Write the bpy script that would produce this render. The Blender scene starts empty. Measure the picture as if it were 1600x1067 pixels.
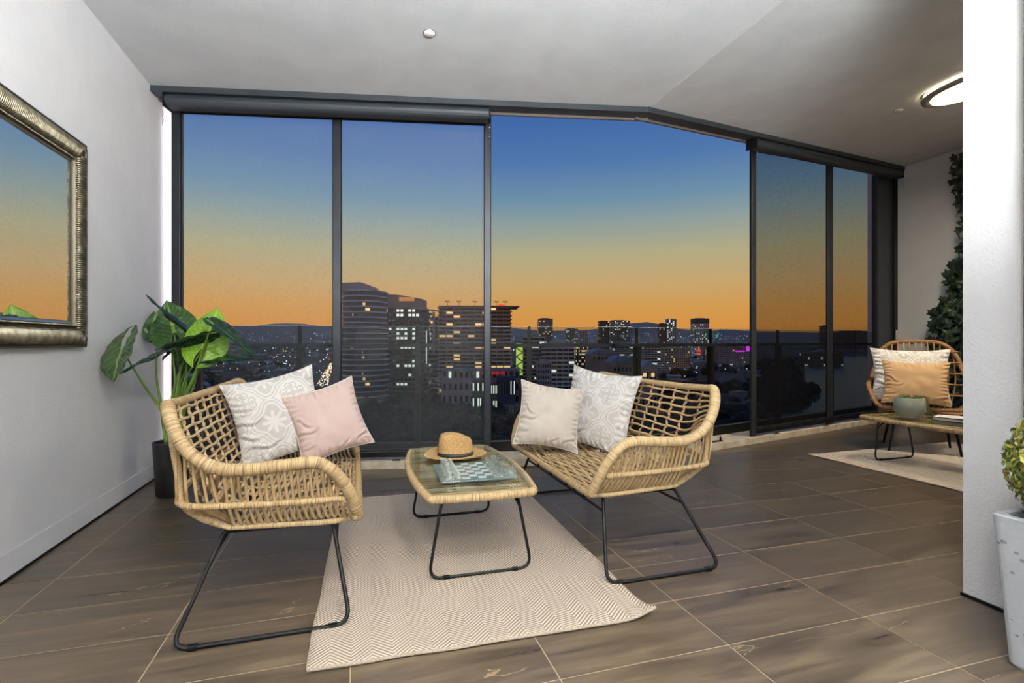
import bpy, math, random
import numpy as np
from mathutils import Vector, Matrix, Euler, noise

random.seed(7); np.random.seed(7)
PI = math.pi
SC = bpy.context.scene
COL = SC.collection

# ------------------------------------------------------------------ camera, sky, lamps, exposure
YAW = .2895; FOC = 790.; CX = 790.; CY = 534.; H = 1.0
cY, sY = math.cos(YAW), math.sin(YAW)
cam_d = bpy.data.cameras.new('camera'); cam = bpy.data.objects.new('camera', cam_d); COL.objects.link(cam)
cam_d.sensor_width = 36; cam_d.lens = FOC/1600*36; cam_d.shift_x = 10/1600; cam_d.shift_y = .5/1600
cam_d.clip_start = .05; cam_d.clip_end = 20000
cam.location = (0, 0, H); cam.rotation_euler = (PI/2, 0, -YAW)
SC.camera = cam

w = bpy.data.worlds.new('dusk_sky'); SC.world = w; w.use_nodes = True
nt = w.node_tree; nt.nodes.clear()
out = nt.nodes.new('ShaderNodeOutputWorld'); bg = nt.nodes.new('ShaderNodeBackground')
tc = nt.nodes.new('ShaderNodeTexCoord'); sp = nt.nodes.new('ShaderNodeSeparateXYZ'); cr = nt.nodes.new('ShaderNodeValToRGB')
nt.links.new(tc.outputs['Generated'], sp.inputs[0]); nt.links.new(sp.outputs['Z'], cr.inputs[0])
nt.links.new(cr.outputs[0], bg.inputs[0]); nt.links.new(bg.outputs[0], out.inputs[0]); bg.inputs[1].default_value = 1.0
def lin(c):
    return tuple(((x/255)/12.92 if x/255 <= .04045 else ((x/255+.055)/1.055)**2.4) for x in c) + (1,)
stops = [(0, (150, 95, 60)), (.028, (214, 146, 68)), (.066, (210, 155, 82)), (.108, (200, 165, 110)), (.17, (177, 170, 133)),
         (.225, (142, 158, 156)), (.268, (110, 144, 168)), (.33, (82, 121, 172)), (.40, (66, 105, 168)), (.5, (66, 102, 166)), (1, (80, 112, 168))]
e = cr.color_ramp.elements
for i, (p, c) in enumerate(stops):
    el = e[0] if i == 0 else (e[1] if i == 1 else e.new(p))
    el.position = p; el.color = lin(c)
cr.color_ramp.interpolation = 'EASE' if False else 'LINEAR'

def area(name, loc, target, size, power, color=(1, 1, 1), sy=None):
    d = bpy.data.lights.new(name, 'AREA'); d.energy = power; d.color = color; d.size = size
    if sy: d.shape = 'RECTANGLE'; d.size_y = sy
    o = bpy.data.objects.new(name, d); COL.objects.link(o); o.location = loc
    o.rotation_euler = (Vector(target)-Vector(loc)).to_track_quat('-Z', 'Y').to_euler()
    return o
area('ceiling_lamp_light', (.45, .0, 2.74), (-.1, 2.8, .3), .35, 40, (1, .96, .9))
area('flash_bounce_light', (.5, -1.0, 1.5), (.5, -.8, 2.9), 1.4, 660, (.98, .985, .98))
area('rear_fill_light', (1.0, -1.6, 2.6), (-.9, 2.0, 1.2), .7, 32, (.97, .98, 1))  # unseen fill lamp added behind the camera to brighten the walls
area('side_terrace_light', (4.60, 2.70, 2.88), (4.60, 2.70, 0), .4, 55, (1, .86, .66))
vs = SC.view_settings
vs.view_transform = 'Standard'; vs.look = 'None'; vs.gamma = 1; vs.use_curve_mapping = False; vs.exposure = 0.0

# ------------------------------------------------------------------ helpers
def P(px, py, d):                    # the world point seen at a pixel of the 1600x1067 frame, d metres along the view axis
    X = (px-CX)/FOC*d; Z = -(py-CY)/FOC*d
    return Vector((X*cY+d*sY, -X*sY+d*cY, H+Z))
def PG(px, d, z): v = P(px, CY, d); return Vector((v.x, v.y, z))

def setp(o, label=None, cat=None, group=None, kind=None):
    if label: o['label'] = label
    if cat: o['category'] = cat
    if group: o['group'] = group
    if kind: o['kind'] = kind
    return o
def empty(name, loc=(0, 0, 0), rz=0, label=None, cat=None, group=None):
    o = bpy.data.objects.new(name, None); COL.objects.link(o); o.location = loc; o.rotation_euler = (0, 0, rz)
    o.empty_display_size = .05
    return setp(o, label, cat, group)
def link(name, me, mat=None, parent=None):
    o = bpy.data.objects.new(name, me); COL.objects.link(o)
    if parent: o.parent = parent
    if mat and not me.materials: me.materials.append(mat)
    return o
def copy_tree(o, parent=None):
    c = o.copy(); COL.objects.link(c)
    if parent: c.parent = parent
    for ch in list(o.children): copy_tree(ch, c)
    return c

class MB:
    def __init__(s): s.v = []; s.f = []; s.uv = []; s.sm = []; s.n = 0
    def add(s, v, f, uv=None, smooth=False, M=None):
        if M is not None: v = [M @ Vector(p) for p in v]
        s.v += [tuple(p) for p in v]
        for q in f: s.f.append(tuple(i+s.n for i in q)); s.sm.append(smooth)
        s.uv += list(uv) if uv is not None else [(0, 0)]*len(v)
        s.n += len(v); return s
    def box(s, x0, x1, y0, y1, z0, z1, M=None):
        v = [(x0, y0, z0), (x1, y0, z0), (x1, y1, z0), (x0, y1, z0), (x0, y0, z1), (x1, y0, z1), (x1, y1, z1), (x0, y1, z1)]
        return s.add(v, [(0, 3, 2, 1), (4, 5, 6, 7), (0, 1, 5, 4), (1, 2, 6, 5), (2, 3, 7, 6), (3, 0, 4, 7)], M=M)
    def prism(s, poly, z0, z1, M=None):
        n = len(poly); v = [(x, y, z0) for x, y in poly]+[(x, y, z1) for x, y in poly]
        f = [tuple(range(n))[::-1], tuple(range(n, 2*n))]+[(i, (i+1) % n, n+(i+1) % n, n+i) for i in range(n)]
        return s.add(v, f, M=M)
    def tube(s, pts, r, seg=8, closed=False, cap=True, ridge=None, flat=1.0):
        pts = np.array([tuple(p) for p in pts], float); n = len(pts)
        R = np.full(n, r, float) if np.isscalar(r) else np.array(r, float)
        if closed: T = np.roll(pts, -1, 0)-np.roll(pts, 1, 0)
        else:
            T = np.empty_like(pts); T[1:-1] = pts[2:]-pts[:-2]; T[0] = pts[1]-pts[0]; T[-1] = pts[-1]-pts[-2]
        T /= np.linalg.norm(T, axis=1)[:, None]+1e-12
        N = np.zeros_like(pts); a = np.array([0, 0, 1.]) if abs(T[0][2]) < .9 else np.array([1., 0, 0])
        N[0] = a-T[0]*(a@T[0]); N[0] /= np.linalg.norm(N[0])
        for i in range(1, n):
            b = N[i-1]-T[i]*(N[i-1]@T[i]); N[i] = b/(np.linalg.norm(b)+1e-12)
        B = np.cross(T, N)
        if closed:
            b = N[-1]-T[0]*(N[-1]@T[0]); b /= np.linalg.norm(b)
            tw = math.atan2(b@B[0], b@N[0])
        else: tw = 0
        L = np.concatenate([[0], np.cumsum(np.linalg.norm(pts[1:]-pts[:-1], axis=1))])
        V = []; U = []
        for i in range(n):
            ph = -tw*i/max(n-1, 1)
            for k in range(seg):
                an = 2*PI*k/seg+ph; rr = R[i]
                if ridge: rr *= 1+ridge[1]*(abs(math.sin(PI*(L[i]/ridge[0]+ridge[2]*k/seg)))-.6)
                V.append(pts[i]+N[i]*math.cos(an)*rr*flat+B[i]*math.sin(an)*rr); U.append((L[i], k/seg))
        F = []
        for i in range(n if closed else n-1):
            j = (i+1) % n
            for k in range(seg):
                l = (k+1) % seg; F.append((i*seg+k, i*seg+l, j*seg+l, j*seg+k))
        if cap and not closed: F += [tuple(range(seg))[::-1], tuple((n-1)*seg+k for k in range(seg))]
        return s.add(V, F, U, True)
    def lathe(s, prof, seg=24, M=None, sx=1, sy=1):
        V = []; F = []; n = len(prof)
        for r, z in prof:
            for k in range(seg): V.append((max(r, 1e-4)*math.cos(2*PI*k/seg)*sx, max(r, 1e-4)*math.sin(2*PI*k/seg)*sy, z))
        for i in range(n-1):
            for k in range(seg):
                l = (k+1) % seg; F.append((i*seg+k, i*seg+l, (i+1)*seg+l, (i+1)*seg+k))
        F += [tuple(range(seg))[::-1], tuple((n-1)*seg+k for k in range(seg))]
        return s.add(V, F, [(0, 0)]*len(V), True, M)
    def mesh(s, name):
        me = bpy.data.meshes.new(name); me.from_pydata(s.v, [], s.f)
        me.polygons.foreach_set('use_smooth', s.sm)
        if any(u != (0, 0) for u in s.uv[:40]):
            uvl = me.uv_layers.new(name='UVMap'); li = np.empty(len(me.loops), np.int32); me.loops.foreach_get('vertex_index', li)
            uvl.data.foreach_set('uv', np.array(s.uv, np.float32)[li].ravel())
        me.update(); return me
    def build(s, name, mat, parent=None, bevel=0):
        o = link(name, s.mesh(name), mat, parent)
        if bevel:
            m = o.modifiers.new('bevel', 'BEVEL'); m.width = bevel; m.segments = 2; m.limit_method = 'ANGLE'
        return o
def BX(x0, x1, y0, y1, z0, z1): return MB().box(x0, x1, y0, y1, z0, z1)
def spline(pts, n=8, closed=False):
    P_ = [np.array(p, float) for p in pts]; m = len(P_); o = []
    for i in range(m if closed else m-1):
        p0 = P_[(i-1) % m] if closed or i > 0 else P_[0]*2-P_[1]; p1 = P_[i]; p2 = P_[(i+1) % m]
        p3 = P_[(i+2) % m] if closed or i+2 < m else P_[-1]*2-P_[-2]
        for k in range(n):
            t = k/n; o.append(.5*((2*p1)+(-p0+p2)*t+(2*p0-5*p1+4*p2-p3)*t*t+(-p0+3*p1-3*p2+p3)*t**3))
    if not closed: o.append(P_[-1])
    return np.array(o)
def resample(pts, step):
    pts = np.array(pts); L = np.concatenate([[0], np.cumsum(np.linalg.norm(pts[1:]-pts[:-1], axis=1))])
    n = max(2, int(L[-1]/step)+1); t = np.linspace(0, L[-1], n)
    return np.stack([np.interp(t, L, pts[:, k]) for k in range(pts.shape[1])], 1)
def rounded(pts, r, n=5, closed=True):            # polyline with rounded corners
    o = []; m = len(pts); pts = [Vector(p) for p in pts]
    for i in range(m):
        if not closed and i in (0, m-1): o.append(pts[i]); continue
        a, b, c = pts[i-1], pts[i], pts[(i+1) % m]
        ri = r if np.isscalar(r) else r[i]
        d1 = (a-b).normalized(); d2 = (c-b).normalized(); rr = min(ri, (a-b).length*.45, (c-b).length*.45)
        p, q = b+d1*rr, b+d2*rr
        for k in range(n+1): t = k/n; o.append(p*(1-t)**2+b*2*t*(1-t)+q*t*t)
    return o

# ------------------------------------------------------------------ materials
MATS = {}
def M(name, col, rough=.6, metal=0, col2=None, scale=8, bump=0, bscale=80, emit=None, estr=1, coords='Object', detail=4, stretch=(1, 1, 1), spec=None, trans=0, ior=1.45, contrast=(.35, .65)):
    m = bpy.data.materials.new(name); m.use_nodes = True; n = m.node_tree; b = n.nodes['Principled BSDF']
    b.inputs['Base Color'].default_value = lin(col); b.inputs['Roughness'].default_value = rough; b.inputs['Metallic'].default_value = metal
    if spec is not None: b.inputs['Specular IOR Level'].default_value = spec
    if trans: b.inputs['Transmission Weight'].default_value = trans; b.inputs['IOR'].default_value = ior
    if emit: b.inputs['Emission Color'].default_value = lin(emit); b.inputs['Emission Strength'].default_value = estr
    t = n.nodes.new('ShaderNodeTexCoord'); mp = n.nodes.new('ShaderNodeMapping'); mp.inputs['Scale'].default_value = stretch
    n.links.new(t.outputs[coords], mp.inputs[0])
    c2 = col2 or tuple(min(255, int(x*.93)) for x in col)
    nz = n.nodes.new('ShaderNodeTexNoise'); nz.inputs['Scale'].default_value = scale; nz.inputs['Detail'].default_value = detail
    n.links.new(mp.outputs[0], nz.inputs[0]); r = n.nodes.new('ShaderNodeValToRGB')
    r.color_ramp.elements[0].position = contrast[0]; r.color_ramp.elements[1].position = contrast[1]
    r.color_ramp.elements[0].color = lin(c2); r.color_ramp.elements[1].color = lin(col)
    n.links.new(nz.outputs[0], r.inputs[0]); n.links.new(r.outputs[0], b.inputs['Base Color'])
    if bump:
        nb = n.nodes.new('ShaderNodeTexNoise'); nb.inputs['Scale'].default_value = bscale; nb.inputs['Detail'].default_value = 3
        n.links.new(mp.outputs[0], nb.inputs[0]); bp = n.nodes.new('ShaderNodeBump'); bp.inputs['Strength'].default_value = bump; bp.inputs['Distance'].default_value = .01
        n.links.new(nb.outputs[0], bp.inputs['Height']); n.links.new(bp.outputs[0], b.inputs['Normal'])
    MATS[name] = m; return m
def nd(m, typ, **kw):
    n = m.node_tree.nodes.new(typ)
    for k, v in kw.items(): setattr(n, k, v)
    return n
def lk(m, a, b): m.node_tree.links.new(a, b)
def math_(m, op, a, b=None):
    n = nd(m, 'ShaderNodeMath', operation=op)
    for i, x in enumerate((a, b)):
        if x is None: continue
        if isinstance(x, (int, float)): n.inputs[i].default_value = x
        else: lk(m, x, n.inputs[i])
    return n.outputs[0]

m_wall = M('white_render_wall', (228, 229, 231), .85, bump=.35, bscale=90, scale=3, col2=(222, 223, 226))
m_ceil = M('grey_white_ceiling', (205, 208, 210), .9, bump=.3, bscale=140, scale=4, col2=(198, 201, 204))
m_dark = M('charcoal_aluminium', (44, 48, 54), .38, .3, col2=(38, 41, 46))
m_black = M('black_powder_coat', (11, 11, 12), .5, 0, bump=.05, spec=.25)
m_blind = M('charcoal_cassette', (46, 52, 58), .5)
m_sill = M('cream_stone_sill', (222, 212, 192), .7, col2=(190, 172, 145), scale=9, bump=.2)
m_white = M('white_plastic', (240, 240, 240), .35)
m_grout = M('beige_grout', (186, 170, 142), .9)
m_chrome = M('brushed_silver', (190, 190, 185), .25, 1)
m_rail = M('charcoal_handrail', (26, 27, 29), .55, spec=.2)

def tile_material():
    m = M('wood_stone_tile', (95, 84, 70), .34)
    n = m.node_tree; b = n.nodes['Principled BSDF']; info = nd(m, 'ShaderNodeObjectInfo')
    geo = nd(m, 'ShaderNodeNewGeometry'); off = nd(m, 'ShaderNodeCombineXYZ'); lk(m, math_(m, 'MULTIPLY', info.outputs['Random'], 37.), off.inputs[0]); lk(m, math_(m, 'MULTIPLY', info.outputs['Random'], 91.), off.inputs[1])
    add = nd(m, 'ShaderNodeVectorMath', operation='ADD'); lk(m, geo.outputs['Position'], add.inputs[0]); lk(m, off.outputs[0], add.inputs[1])
    mp = nd(m, 'ShaderNodeMapping'); mp.inputs['Scale'].default_value = (1.1, 10, 1); lk(m, add.outputs[0], mp.inputs[0])
    nz = nd(m, 'ShaderNodeTexNoise'); nz.inputs['Scale'].default_value = 1.6; nz.inputs['Detail'].default_value = 7; nz.inputs['Roughness'].default_value = .62; nz.inputs['Distortion'].default_value = .6; lk(m, mp.outputs[0], nz.inputs[0])
    r = nd(m, 'ShaderNodeValToRGB'); el = r.color_ramp.elements
    el[0].position = .28; el[0].color = lin((52, 44, 36)); el[1].position = .72; el[1].color = lin((106, 91, 72)); k = el.new(.5); k.color = lin((79, 67, 53))
    lk(m, nz.outputs[0], r.inputs[0])
    # rare pale veins
    mp2 = nd(m, 'ShaderNodeMapping'); mp2.inputs['Scale'].default_value = (.8, 3.2, 1); mp2.inputs['Rotation'].default_value = (0, 0, .08); lk(m, add.outputs[0], mp2.inputs[0])
    n2 = nd(m, 'ShaderNodeTexNoise'); n2.inputs['Scale'].default_value = 1.3; n2.inputs['Detail'].default_value = 5; lk(m, mp2.outputs[0], n2.inputs[0])
    v = math_(m, 'ABSOLUTE', math_(m, 'SUBTRACT', n2.outputs[0], .56)); v = math_(m, 'LESS_THAN', v, .0022)
    n3 = nd(m, 'ShaderNodeTexNoise'); n3.inputs['Scale'].default_value = 2.4; lk(m, add.outputs[0], n3.inputs[0])
    v = math_(m, 'MULTIPLY', v, math_(m, 'MULTIPLY', math_(m, 'GREATER_THAN', n3.outputs[0], .60), .4))
    mx = nd(m, 'ShaderNodeMix', data_type='RGBA'); lk(m, v, mx.inputs[0]); lk(m, r.outputs[0], mx.inputs[6]); mx.inputs[7].default_value = lin((190, 168, 130))
    hs = nd(m, 'ShaderNodeHueSaturation'); lk(m, mx.outputs[2], hs.inputs['Color']); lk(m, math_(m, 'ADD', math_(m, 'MULTIPLY', info.outputs['Random'], .22), .90), hs.inputs['Value'])
    lk(m, hs.outputs[0], b.inputs['Base Color'])
    lk(m, math_(m, 'ADD', math_(m, 'MULTIPLY', nz.outputs[0], .25), .2), b.inputs['Roughness'])
    return m
m_tile = tile_material()

def rope_material(name, c1, c2, c3, su=300, sv=1.5):
    m = M(name, c1, .62); n = m.node_tree; b = n.nodes['Principled BSDF']
    uv = nd(m, 'ShaderNodeUVMap'); mp = nd(m, 'ShaderNodeMapping'); mp.inputs['Scale'].default_value = (su, sv, 1); lk(m, uv.outputs[0], mp.inputs[0])
    nz = nd(m, 'ShaderNodeTexNoise'); nz.inputs['Scale'].default_value = 1; nz.inputs['Detail'].default_value = 3; lk(m, mp.outputs[0], nz.inputs[0])
    info = nd(m, 'ShaderNodeObjectInfo')
    f = math_(m, 'ADD', nz.outputs[0], math_(m, 'MULTIPLY', math_(m, 'SUBTRACT', info.outputs['Random'], .5), .18))
    r = nd(m, 'ShaderNodeValToRGB'); el = r.color_ramp.elements
    el[0].position = .30; el[0].color = lin(c3); el[1].position = .68; el[1].color = lin(c1); k = el.new(.46); k.color = lin(c2)
    lk(m, f, r.inputs[0]); lk(m, r.outputs[0], b.inputs['Base Color'])
    bp = nd(m, 'ShaderNodeBump'); bp.inputs['Strength'].default_value = .5; bp.inputs['Distance'].default_value = .003; lk(m, nz.outputs[0], bp.inputs['Height']); lk(m, bp.outputs[0], b.inputs['Normal'])
    return m
m_rope = rope_material('wrapped_rattan', (203, 179, 136), (172, 144, 100), (98, 74, 46))
m_cane = rope_material('round_rattan_cane', (200, 175, 132), (176, 147, 102), (122, 94, 60), 9, 1)
m_knot = rope_material('rattan_binding_cord', (190, 164, 124), (158, 128, 90), (100, 74, 46), 120, 1)

def thin_glass(name, tint=(255, 255, 255), refl=.06, a=.96):
    m = bpy.data.materials.new(name); m.use_nodes = True; n = m.node_tree; n.nodes.clear()
    o = n.nodes.new('ShaderNodeOutputMaterial'); t = n.nodes.new('ShaderNodeBsdfTransparent'); g = n.nodes.new('ShaderNodeBsdfGlossy')
    g.inputs['Roughness'].default_value = .01; t.inputs[0].default_value = lin(tint)
    mx = n.nodes.new('ShaderNodeMixShader'); fr = n.nodes.new('ShaderNodeFresnel'); fr.inputs[0].default_value = 1.5
    ge = n.nodes.new('ShaderNodeNewGeometry'); iv_ = n.nodes.new('ShaderNodeMath'); iv_.operation = 'SUBTRACT'; iv_.inputs[0].default_value = 1; n.links.new(ge.outputs['Backfacing'], iv_.inputs[1])
    mu = n.nodes.new('ShaderNodeMath'); mu.operation = 'MULTIPLY'; n.links.new(iv_.outputs[0], mu.inputs[0]); n.links.new(fr.outputs[0], mu.inputs[1])
    n.links.new(mu.outputs[0], mx.inputs[0]); n.links.new(t.outputs[0], mx.inputs[1]); n.links.new(g.outputs[0], mx.inputs[2]); n.links.new(mx.outputs[0], o.inputs[0])
    MATS[name] = m; return m
m_pane = thin_glass('clear_balustrade_glass', (232, 238, 238))
m_ttop = thin_glass('table_top_glass', (246, 250, 248))
m_glassedge = M('pale_glass_edge', (190, 205, 200), .2, emit=None)

def screen(name, solid, col):
    m = bpy.data.materials.new(name); m.use_nodes = True; n = m.node_tree; n.nodes.clear()
    o = n.nodes.new('ShaderNodeOutputMaterial'); t = n.nodes.new('ShaderNodeBsdfTransparent'); d = n.nodes.new('ShaderNodeBsdfDiffuse'); d.inputs[0].default_value = lin(col)
    tc_ = n.nodes.new('ShaderNodeTexCoord'); nz = n.nodes.new('ShaderNodeTexNoise'); nz.inputs['Scale'].default_value = 230; nz.inputs['Detail'].default_value = 0
    n.links.new(tc_.outputs['Object'], nz.inputs[0])
    mr = n.nodes.new('ShaderNodeMapRange'); mr.inputs[1].default_value = .35; mr.inputs[2].default_value = .65; mr.inputs[3].default_value = solid-.09; mr.inputs[4].default_value = solid+.09
    n.links.new(nz.outputs[0], mr.inputs[0])
    mx = n.nodes.new('ShaderNodeMixShader'); n.links.new(mr.outputs[0], mx.inputs[0]); n.links.new(t.outputs[0], mx.inputs[1]); n.links.new(d.outputs[0], mx.inputs[2]); n.links.new(mx.outputs[0], o.inputs[0])
    return m
m_mesh = screen('open_weave_screen', .12, (172, 176, 180))
m_mesh2 = screen('dense_weave_screen', .6, (30, 30, 33))

# ------------------------------------------------------------------ structure
A0 = Vector((-1.40, 4.385)); K = Vector((2.26, 3.664)); B1 = Vector((6.70, 4.787)); RX = 2.2   # RX: the ceiling joint
dA = (K-A0).normalized(); dB = (B1-K).normalized()
nA = Vector((-dA.y, dA.x)); nB = Vector((-dB.y, dB.x))
LA = (K-A0).length; LB = (B1-K).length
SEGS = {}
for k_, a_, b_ in (('A', A0, K), ('B', K, B1), ('AT', Vector((-1.4, 4.177)), Vector((2.2, 3.455))), ('BT', Vector((2.2, 3.455)), Vector((6.70, 4.709)))):
    d_ = (b_-a_).normalized(); SEGS[k_] = (a_, d_, Vector((-d_.y, d_.x)))
LAT = (Vector((2.2, 3.455))-Vector((-1.4, 4.177))).length; LBT = (Vector((6.70, 4.709))-Vector((2.2, 3.455))).length
def ceil_z(x): return 2.83 if x < RX else 2.83+.0884*(x-RX)
def gty(x): return 4.177+(x+1.4)*(3.455-4.177)/3.6 if x < 2.2 else 3.455+(x-2.2)*(4.709-3.455)/4.5
def gy(x): return A0.y+(x-A0.x)*dA.y/dA.x if x < K.x else K.y+(x-K.x)*dB.y/dB.x
def on(seg, s, o):                  # point at distance s along a glazing line and o metres outside the sill's inner face
    p, d, n_ = SEGS[seg]
    return p+d*s+n_*o
def spx(seg, px, o):                # distance along a glazing line where the pixel column px crosses it
    r = P(px, CY, 1.0); p, d, n_ = SEGS[seg]
    q = p+n_*o; den = d.x*r.y-d.y*r.x
    return -(q.x*r.y-q.y*r.x)/den
def segM(seg):                      # local x along the glazing, local y outward
    p, d, n_ = SEGS[seg]
    return Matrix(((d.x, n_.x, 0, p.x), (d.y, n_.y, 0, p.y), (0, 0, 1, 0), (0, 0, 0, 1)))
MA, MBm = segM('A'), segM('B')
def SM(seg): return segM(seg)
def cz(seg, s, o=0): return ceil_z(on(seg, s, o).x)

def st(o): o['kind'] = 'structure'; return o
st(BX(-1.65, -1.40, -3.2, 4.46, -.3, 3.2).build('wall_left', m_wall))
bb = st(BX(-1.40, -1.395, -3.0, 4.39, .012, .115).build('baseboard_left', m_wall))
st(BX(-1.40, -1.392, -3.0, 4.39, -.001, .012).build('floor_gap_shade', m_black))  # black strip painting the shade of the gap at the wall foot
st(MB().prism([(6.70, 1.3), (7.1, 1.3), (7.1, 5.3), (6.70, 5.2)], -.3, 3.6).build('wall_right', m_wall))
st(BX(-1.65, 2.3, -3.25, -3.0, -.3, 3.2).build('wall_back', m_wall))
# house block whose end face is the white pier on the right
hw = MB(); hw.box(2.3, 7.1, -.30, 1.397, -.3, 3.6); hw.box(2.3, 7.1, -3.25, -2.3, -.3, 3.6); hw.box(2.3, 7.1, -2.3, -.3, 2.4, 3.6); hw.box(2.9, 7.1, -2.3, -.3, -.3, 2.4)
st(hw.build('wall_house', m_wall))
st(BX(2.292, 2.3, 1.25, 1.402, -.001, .012).build('trim_2', m_black))
# door frame standing against the pier
dr = st(BX(2.262, 2.30, 1.12, 1.184, 0, 2.9).build('door_1', m_dark))
BX(2.262, 2.270, 1.184, 1.190, 0, 2.9).build('door_trim_strip', m_chrome, dr)
BX(2.272, 2.28, -.9, 1.12, .06, 2.4).build('door_pane', thin_glass('door_glass'), dr)
for z0, z1 in ((.0, .06), (2.4, 2.46)): BX(2.262, 2.30, -.9, 1.12, z0, z1).build('door_rail', m_dark, dr)
# ceiling: flat left half, raking up past the joint
c = MB()
xs = [-1.65, 2.296]; 
def cslab(x0, x1, y0, y1, z0, z1):
    v = []
    for (x, z) in ((x0, z0), (x1, z1)):
        for y in (y0, y1): v += [(x, y, z), (x, y, z+.25)]
    return v, [(0, 4, 6, 2), (1, 3, 7, 5), (0, 1, 5, 4), (2, 6, 7, 3), (0, 2, 3, 1), (4, 5, 7, 6)]
def cpoly(xa, xb, ylo):
    pa = [(xa, ylo), (xb, ylo), (xb, gty(xb)+.20), (xa, gty(xa)+.20)]
    v = [(x, y, ceil_z(x-1e-6)) for x, y in pa]+[(x, y, ceil_z(x-1e-6)+.25) for x, y in pa]
    return v, [(3, 2, 1, 0), (4, 5, 6, 7), (0, 1, 5, 4), (1, 2, 6, 5), (2, 3, 7, 6), (3, 0, 4, 7)]
c.add(*cpoly(-1.65, RX-.004, -3.2)); c.add(*cpoly(RX+.004, 7.1, -3.2))
c.add([(RX-.004, -3.2, 2.837), (RX+.004, -3.2, 2.837), (RX+.004, 3.6, 2.837), (RX-.004, 3.6, 2.837), (RX-.004, -3.2, 3.07), (RX+.004, -3.2, 3.07), (RX+.004, 3.6, 3.07), (RX-.004, 3.6, 3.07)],
      [(3, 2, 1, 0), (4, 5, 6, 7), (0, 1, 5, 4), (1, 2, 6, 5), (2, 3, 7, 6), (3, 0, 4, 7)])
st(c.build('ceiling', m_ceil))

# floor: grout bed with one object per tile
fl = st(MB().prism([(-1.6, -3.2), (2.45, -3.2), (2.45, 1.3), (7.0, 1.3), (7.0, gy(7.0)+.3), (2.3, gy(2.3)+.3), (-1.6, gy(-1.6)+.3)], -.3, -.0012).build('floor', m_grout))
X0, Y0, TX, TY, G = -1.2075, 1.39, .597, .2985, .0021
tilemesh = {}
def tile_poly(x0, x1, y0, y1):
    lo = -1.40; x0 = max(x0, lo); x1 = min(x1, 6.70)
    if x1-x0 < .01: return None
    bx = [x0, x1]
    if x0 < K.x < x1: bx.append(K.x)
    for (p, d) in ((A0, dA), (K, dB)):
        for yy in (y0, y1):
            xx = p.x+(yy-p.y)*d.x/d.y
            if x0 < xx < x1 and abs(gy(xx)-yy) < 1e-6: bx.append(xx)
    bx = sorted(bx); keep = [x for x in bx if gy(x) >= y0-1e-6]
    if len(keep) < 2: return None
    top = [(x, min(y1, gy(x))) for x in keep]
    poly = [(keep[0], y0), (keep[-1], y0)]+top[::-1]
    o = []
    for p in poly:
        if not o or (abs(p[0]-o[-1][0])+abs(p[1]-o[-1][1])) > 1e-4: o.append(p)
    if abs(o[0][0]-o[-1][0])+abs(o[0][1]-o[-1][1]) < 1e-4: o.pop()
    return o if len(o) > 2 else None
rest = MB()
for i in range(-1, 14):
    for j in range(-16, 13):
        x0, x1, y0, y1 = X0+TX*i+G, X0+TX*(i+1)-G, Y0+TY*j+G, Y0+TY*(j+1)-G
        if x0 > 2.29 and y1 < 1.45: continue
        if x0 < 2.3 < x1 and y1 < 1.45: x1 = 2.30
        pl = tile_poly(x0, x1, y0, y1)
        if not pl: continue
        if y1 < .8: rest.prism(pl, -.012, 0); continue
        ox, oy = pl[0]; key = tuple((round(x-ox, 3), round(y-oy, 3)) for x, y in pl)
        if key not in tilemesh: tilemesh[key] = MB().prism(key, -.012, 0).mesh('floor_tile')
        t = link('floor_tile', tilemesh[key], m_tile, fl); t.location = (ox, oy, 0)
o = rest.build('floor_tile_field', m_tile, fl); o['kind'] = 'stuff'

# sill: stone lengths in front of the glazing
def seg_box(seg, s0, s1, o0, o1, z0, z1, mb=None):
    return (mb or MB()).box(s0, s1, o0, o1, z0, z1, M=SM(seg))
sill = setp(empty('window_sill', (0, 0, 0)), kind='structure')
for k in range(4): seg_box('A', LA*k/4+.001, LA*(k+1)/4-.001, 0, .42, 0, .063).build('sill_stone', m_sill, sill, .004)
for k in range(5): seg_box('B', LB*k/5+.001, LB*(k+1)/5-.001, 0, .42, 0, .063).build('sill_stone', m_sill, sill, .004)

# head beam following the ceiling
def raked(seg, s0, s1, o0, o1, drop0, drop1, name, mat, parent=None, kind=None, bevel=0):
    v = []
    for s_ in (s0, s1):
        zc = cz(seg, s_)
        for o_ in (o0, o1):
            q = on(seg, s_, o_); v += [(q.x, q.y, zc-drop0), (q.x, q.y, zc-drop1)]
    o = MB().add(v, [(0, 2, 6, 4), (1, 5, 7, 3), (0, 4, 5, 1), (2, 3, 7, 6), (0, 1, 3, 2), (4, 6, 7, 5)]).build(name, mat, parent, bevel)
    if kind: o['kind'] = kind
    return o
raked('AT', 0, LAT+.01, 0, .11, -.1, .042, 'trim_3', m_blind, kind='structure')
raked('BT', -.01, LBT, 0, .11, -.1, .042, 'trim_4', m_blind, kind='structure')
raked('AT', 0, LAT+.03, .11, .13, .03, .062, 'trim_5', M('taupe_soffit_strip', (92, 84, 80), .7), kind='structure')
raked('BT', -.03, LBT, .11, .13, .03, .062, 'trim_6', MATS['taupe_soffit_strip'], kind='structure')

# added glowing strip standing in for bright sky through the left jamb gap
strip = seg_box('A', spx('A', 256.5, .05), spx('A', 268, .05), .05, .08, .07, 2.92).build('sky_gap_glow', M('painted_sky_glow', (255, 250, 252), .4, emit=(255, 240, 246), estr=.9))
setp(strip, 'slim added white strip glowing in place of bright sky in the gap between left wall and dark jamb', 'sky glow')

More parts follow.
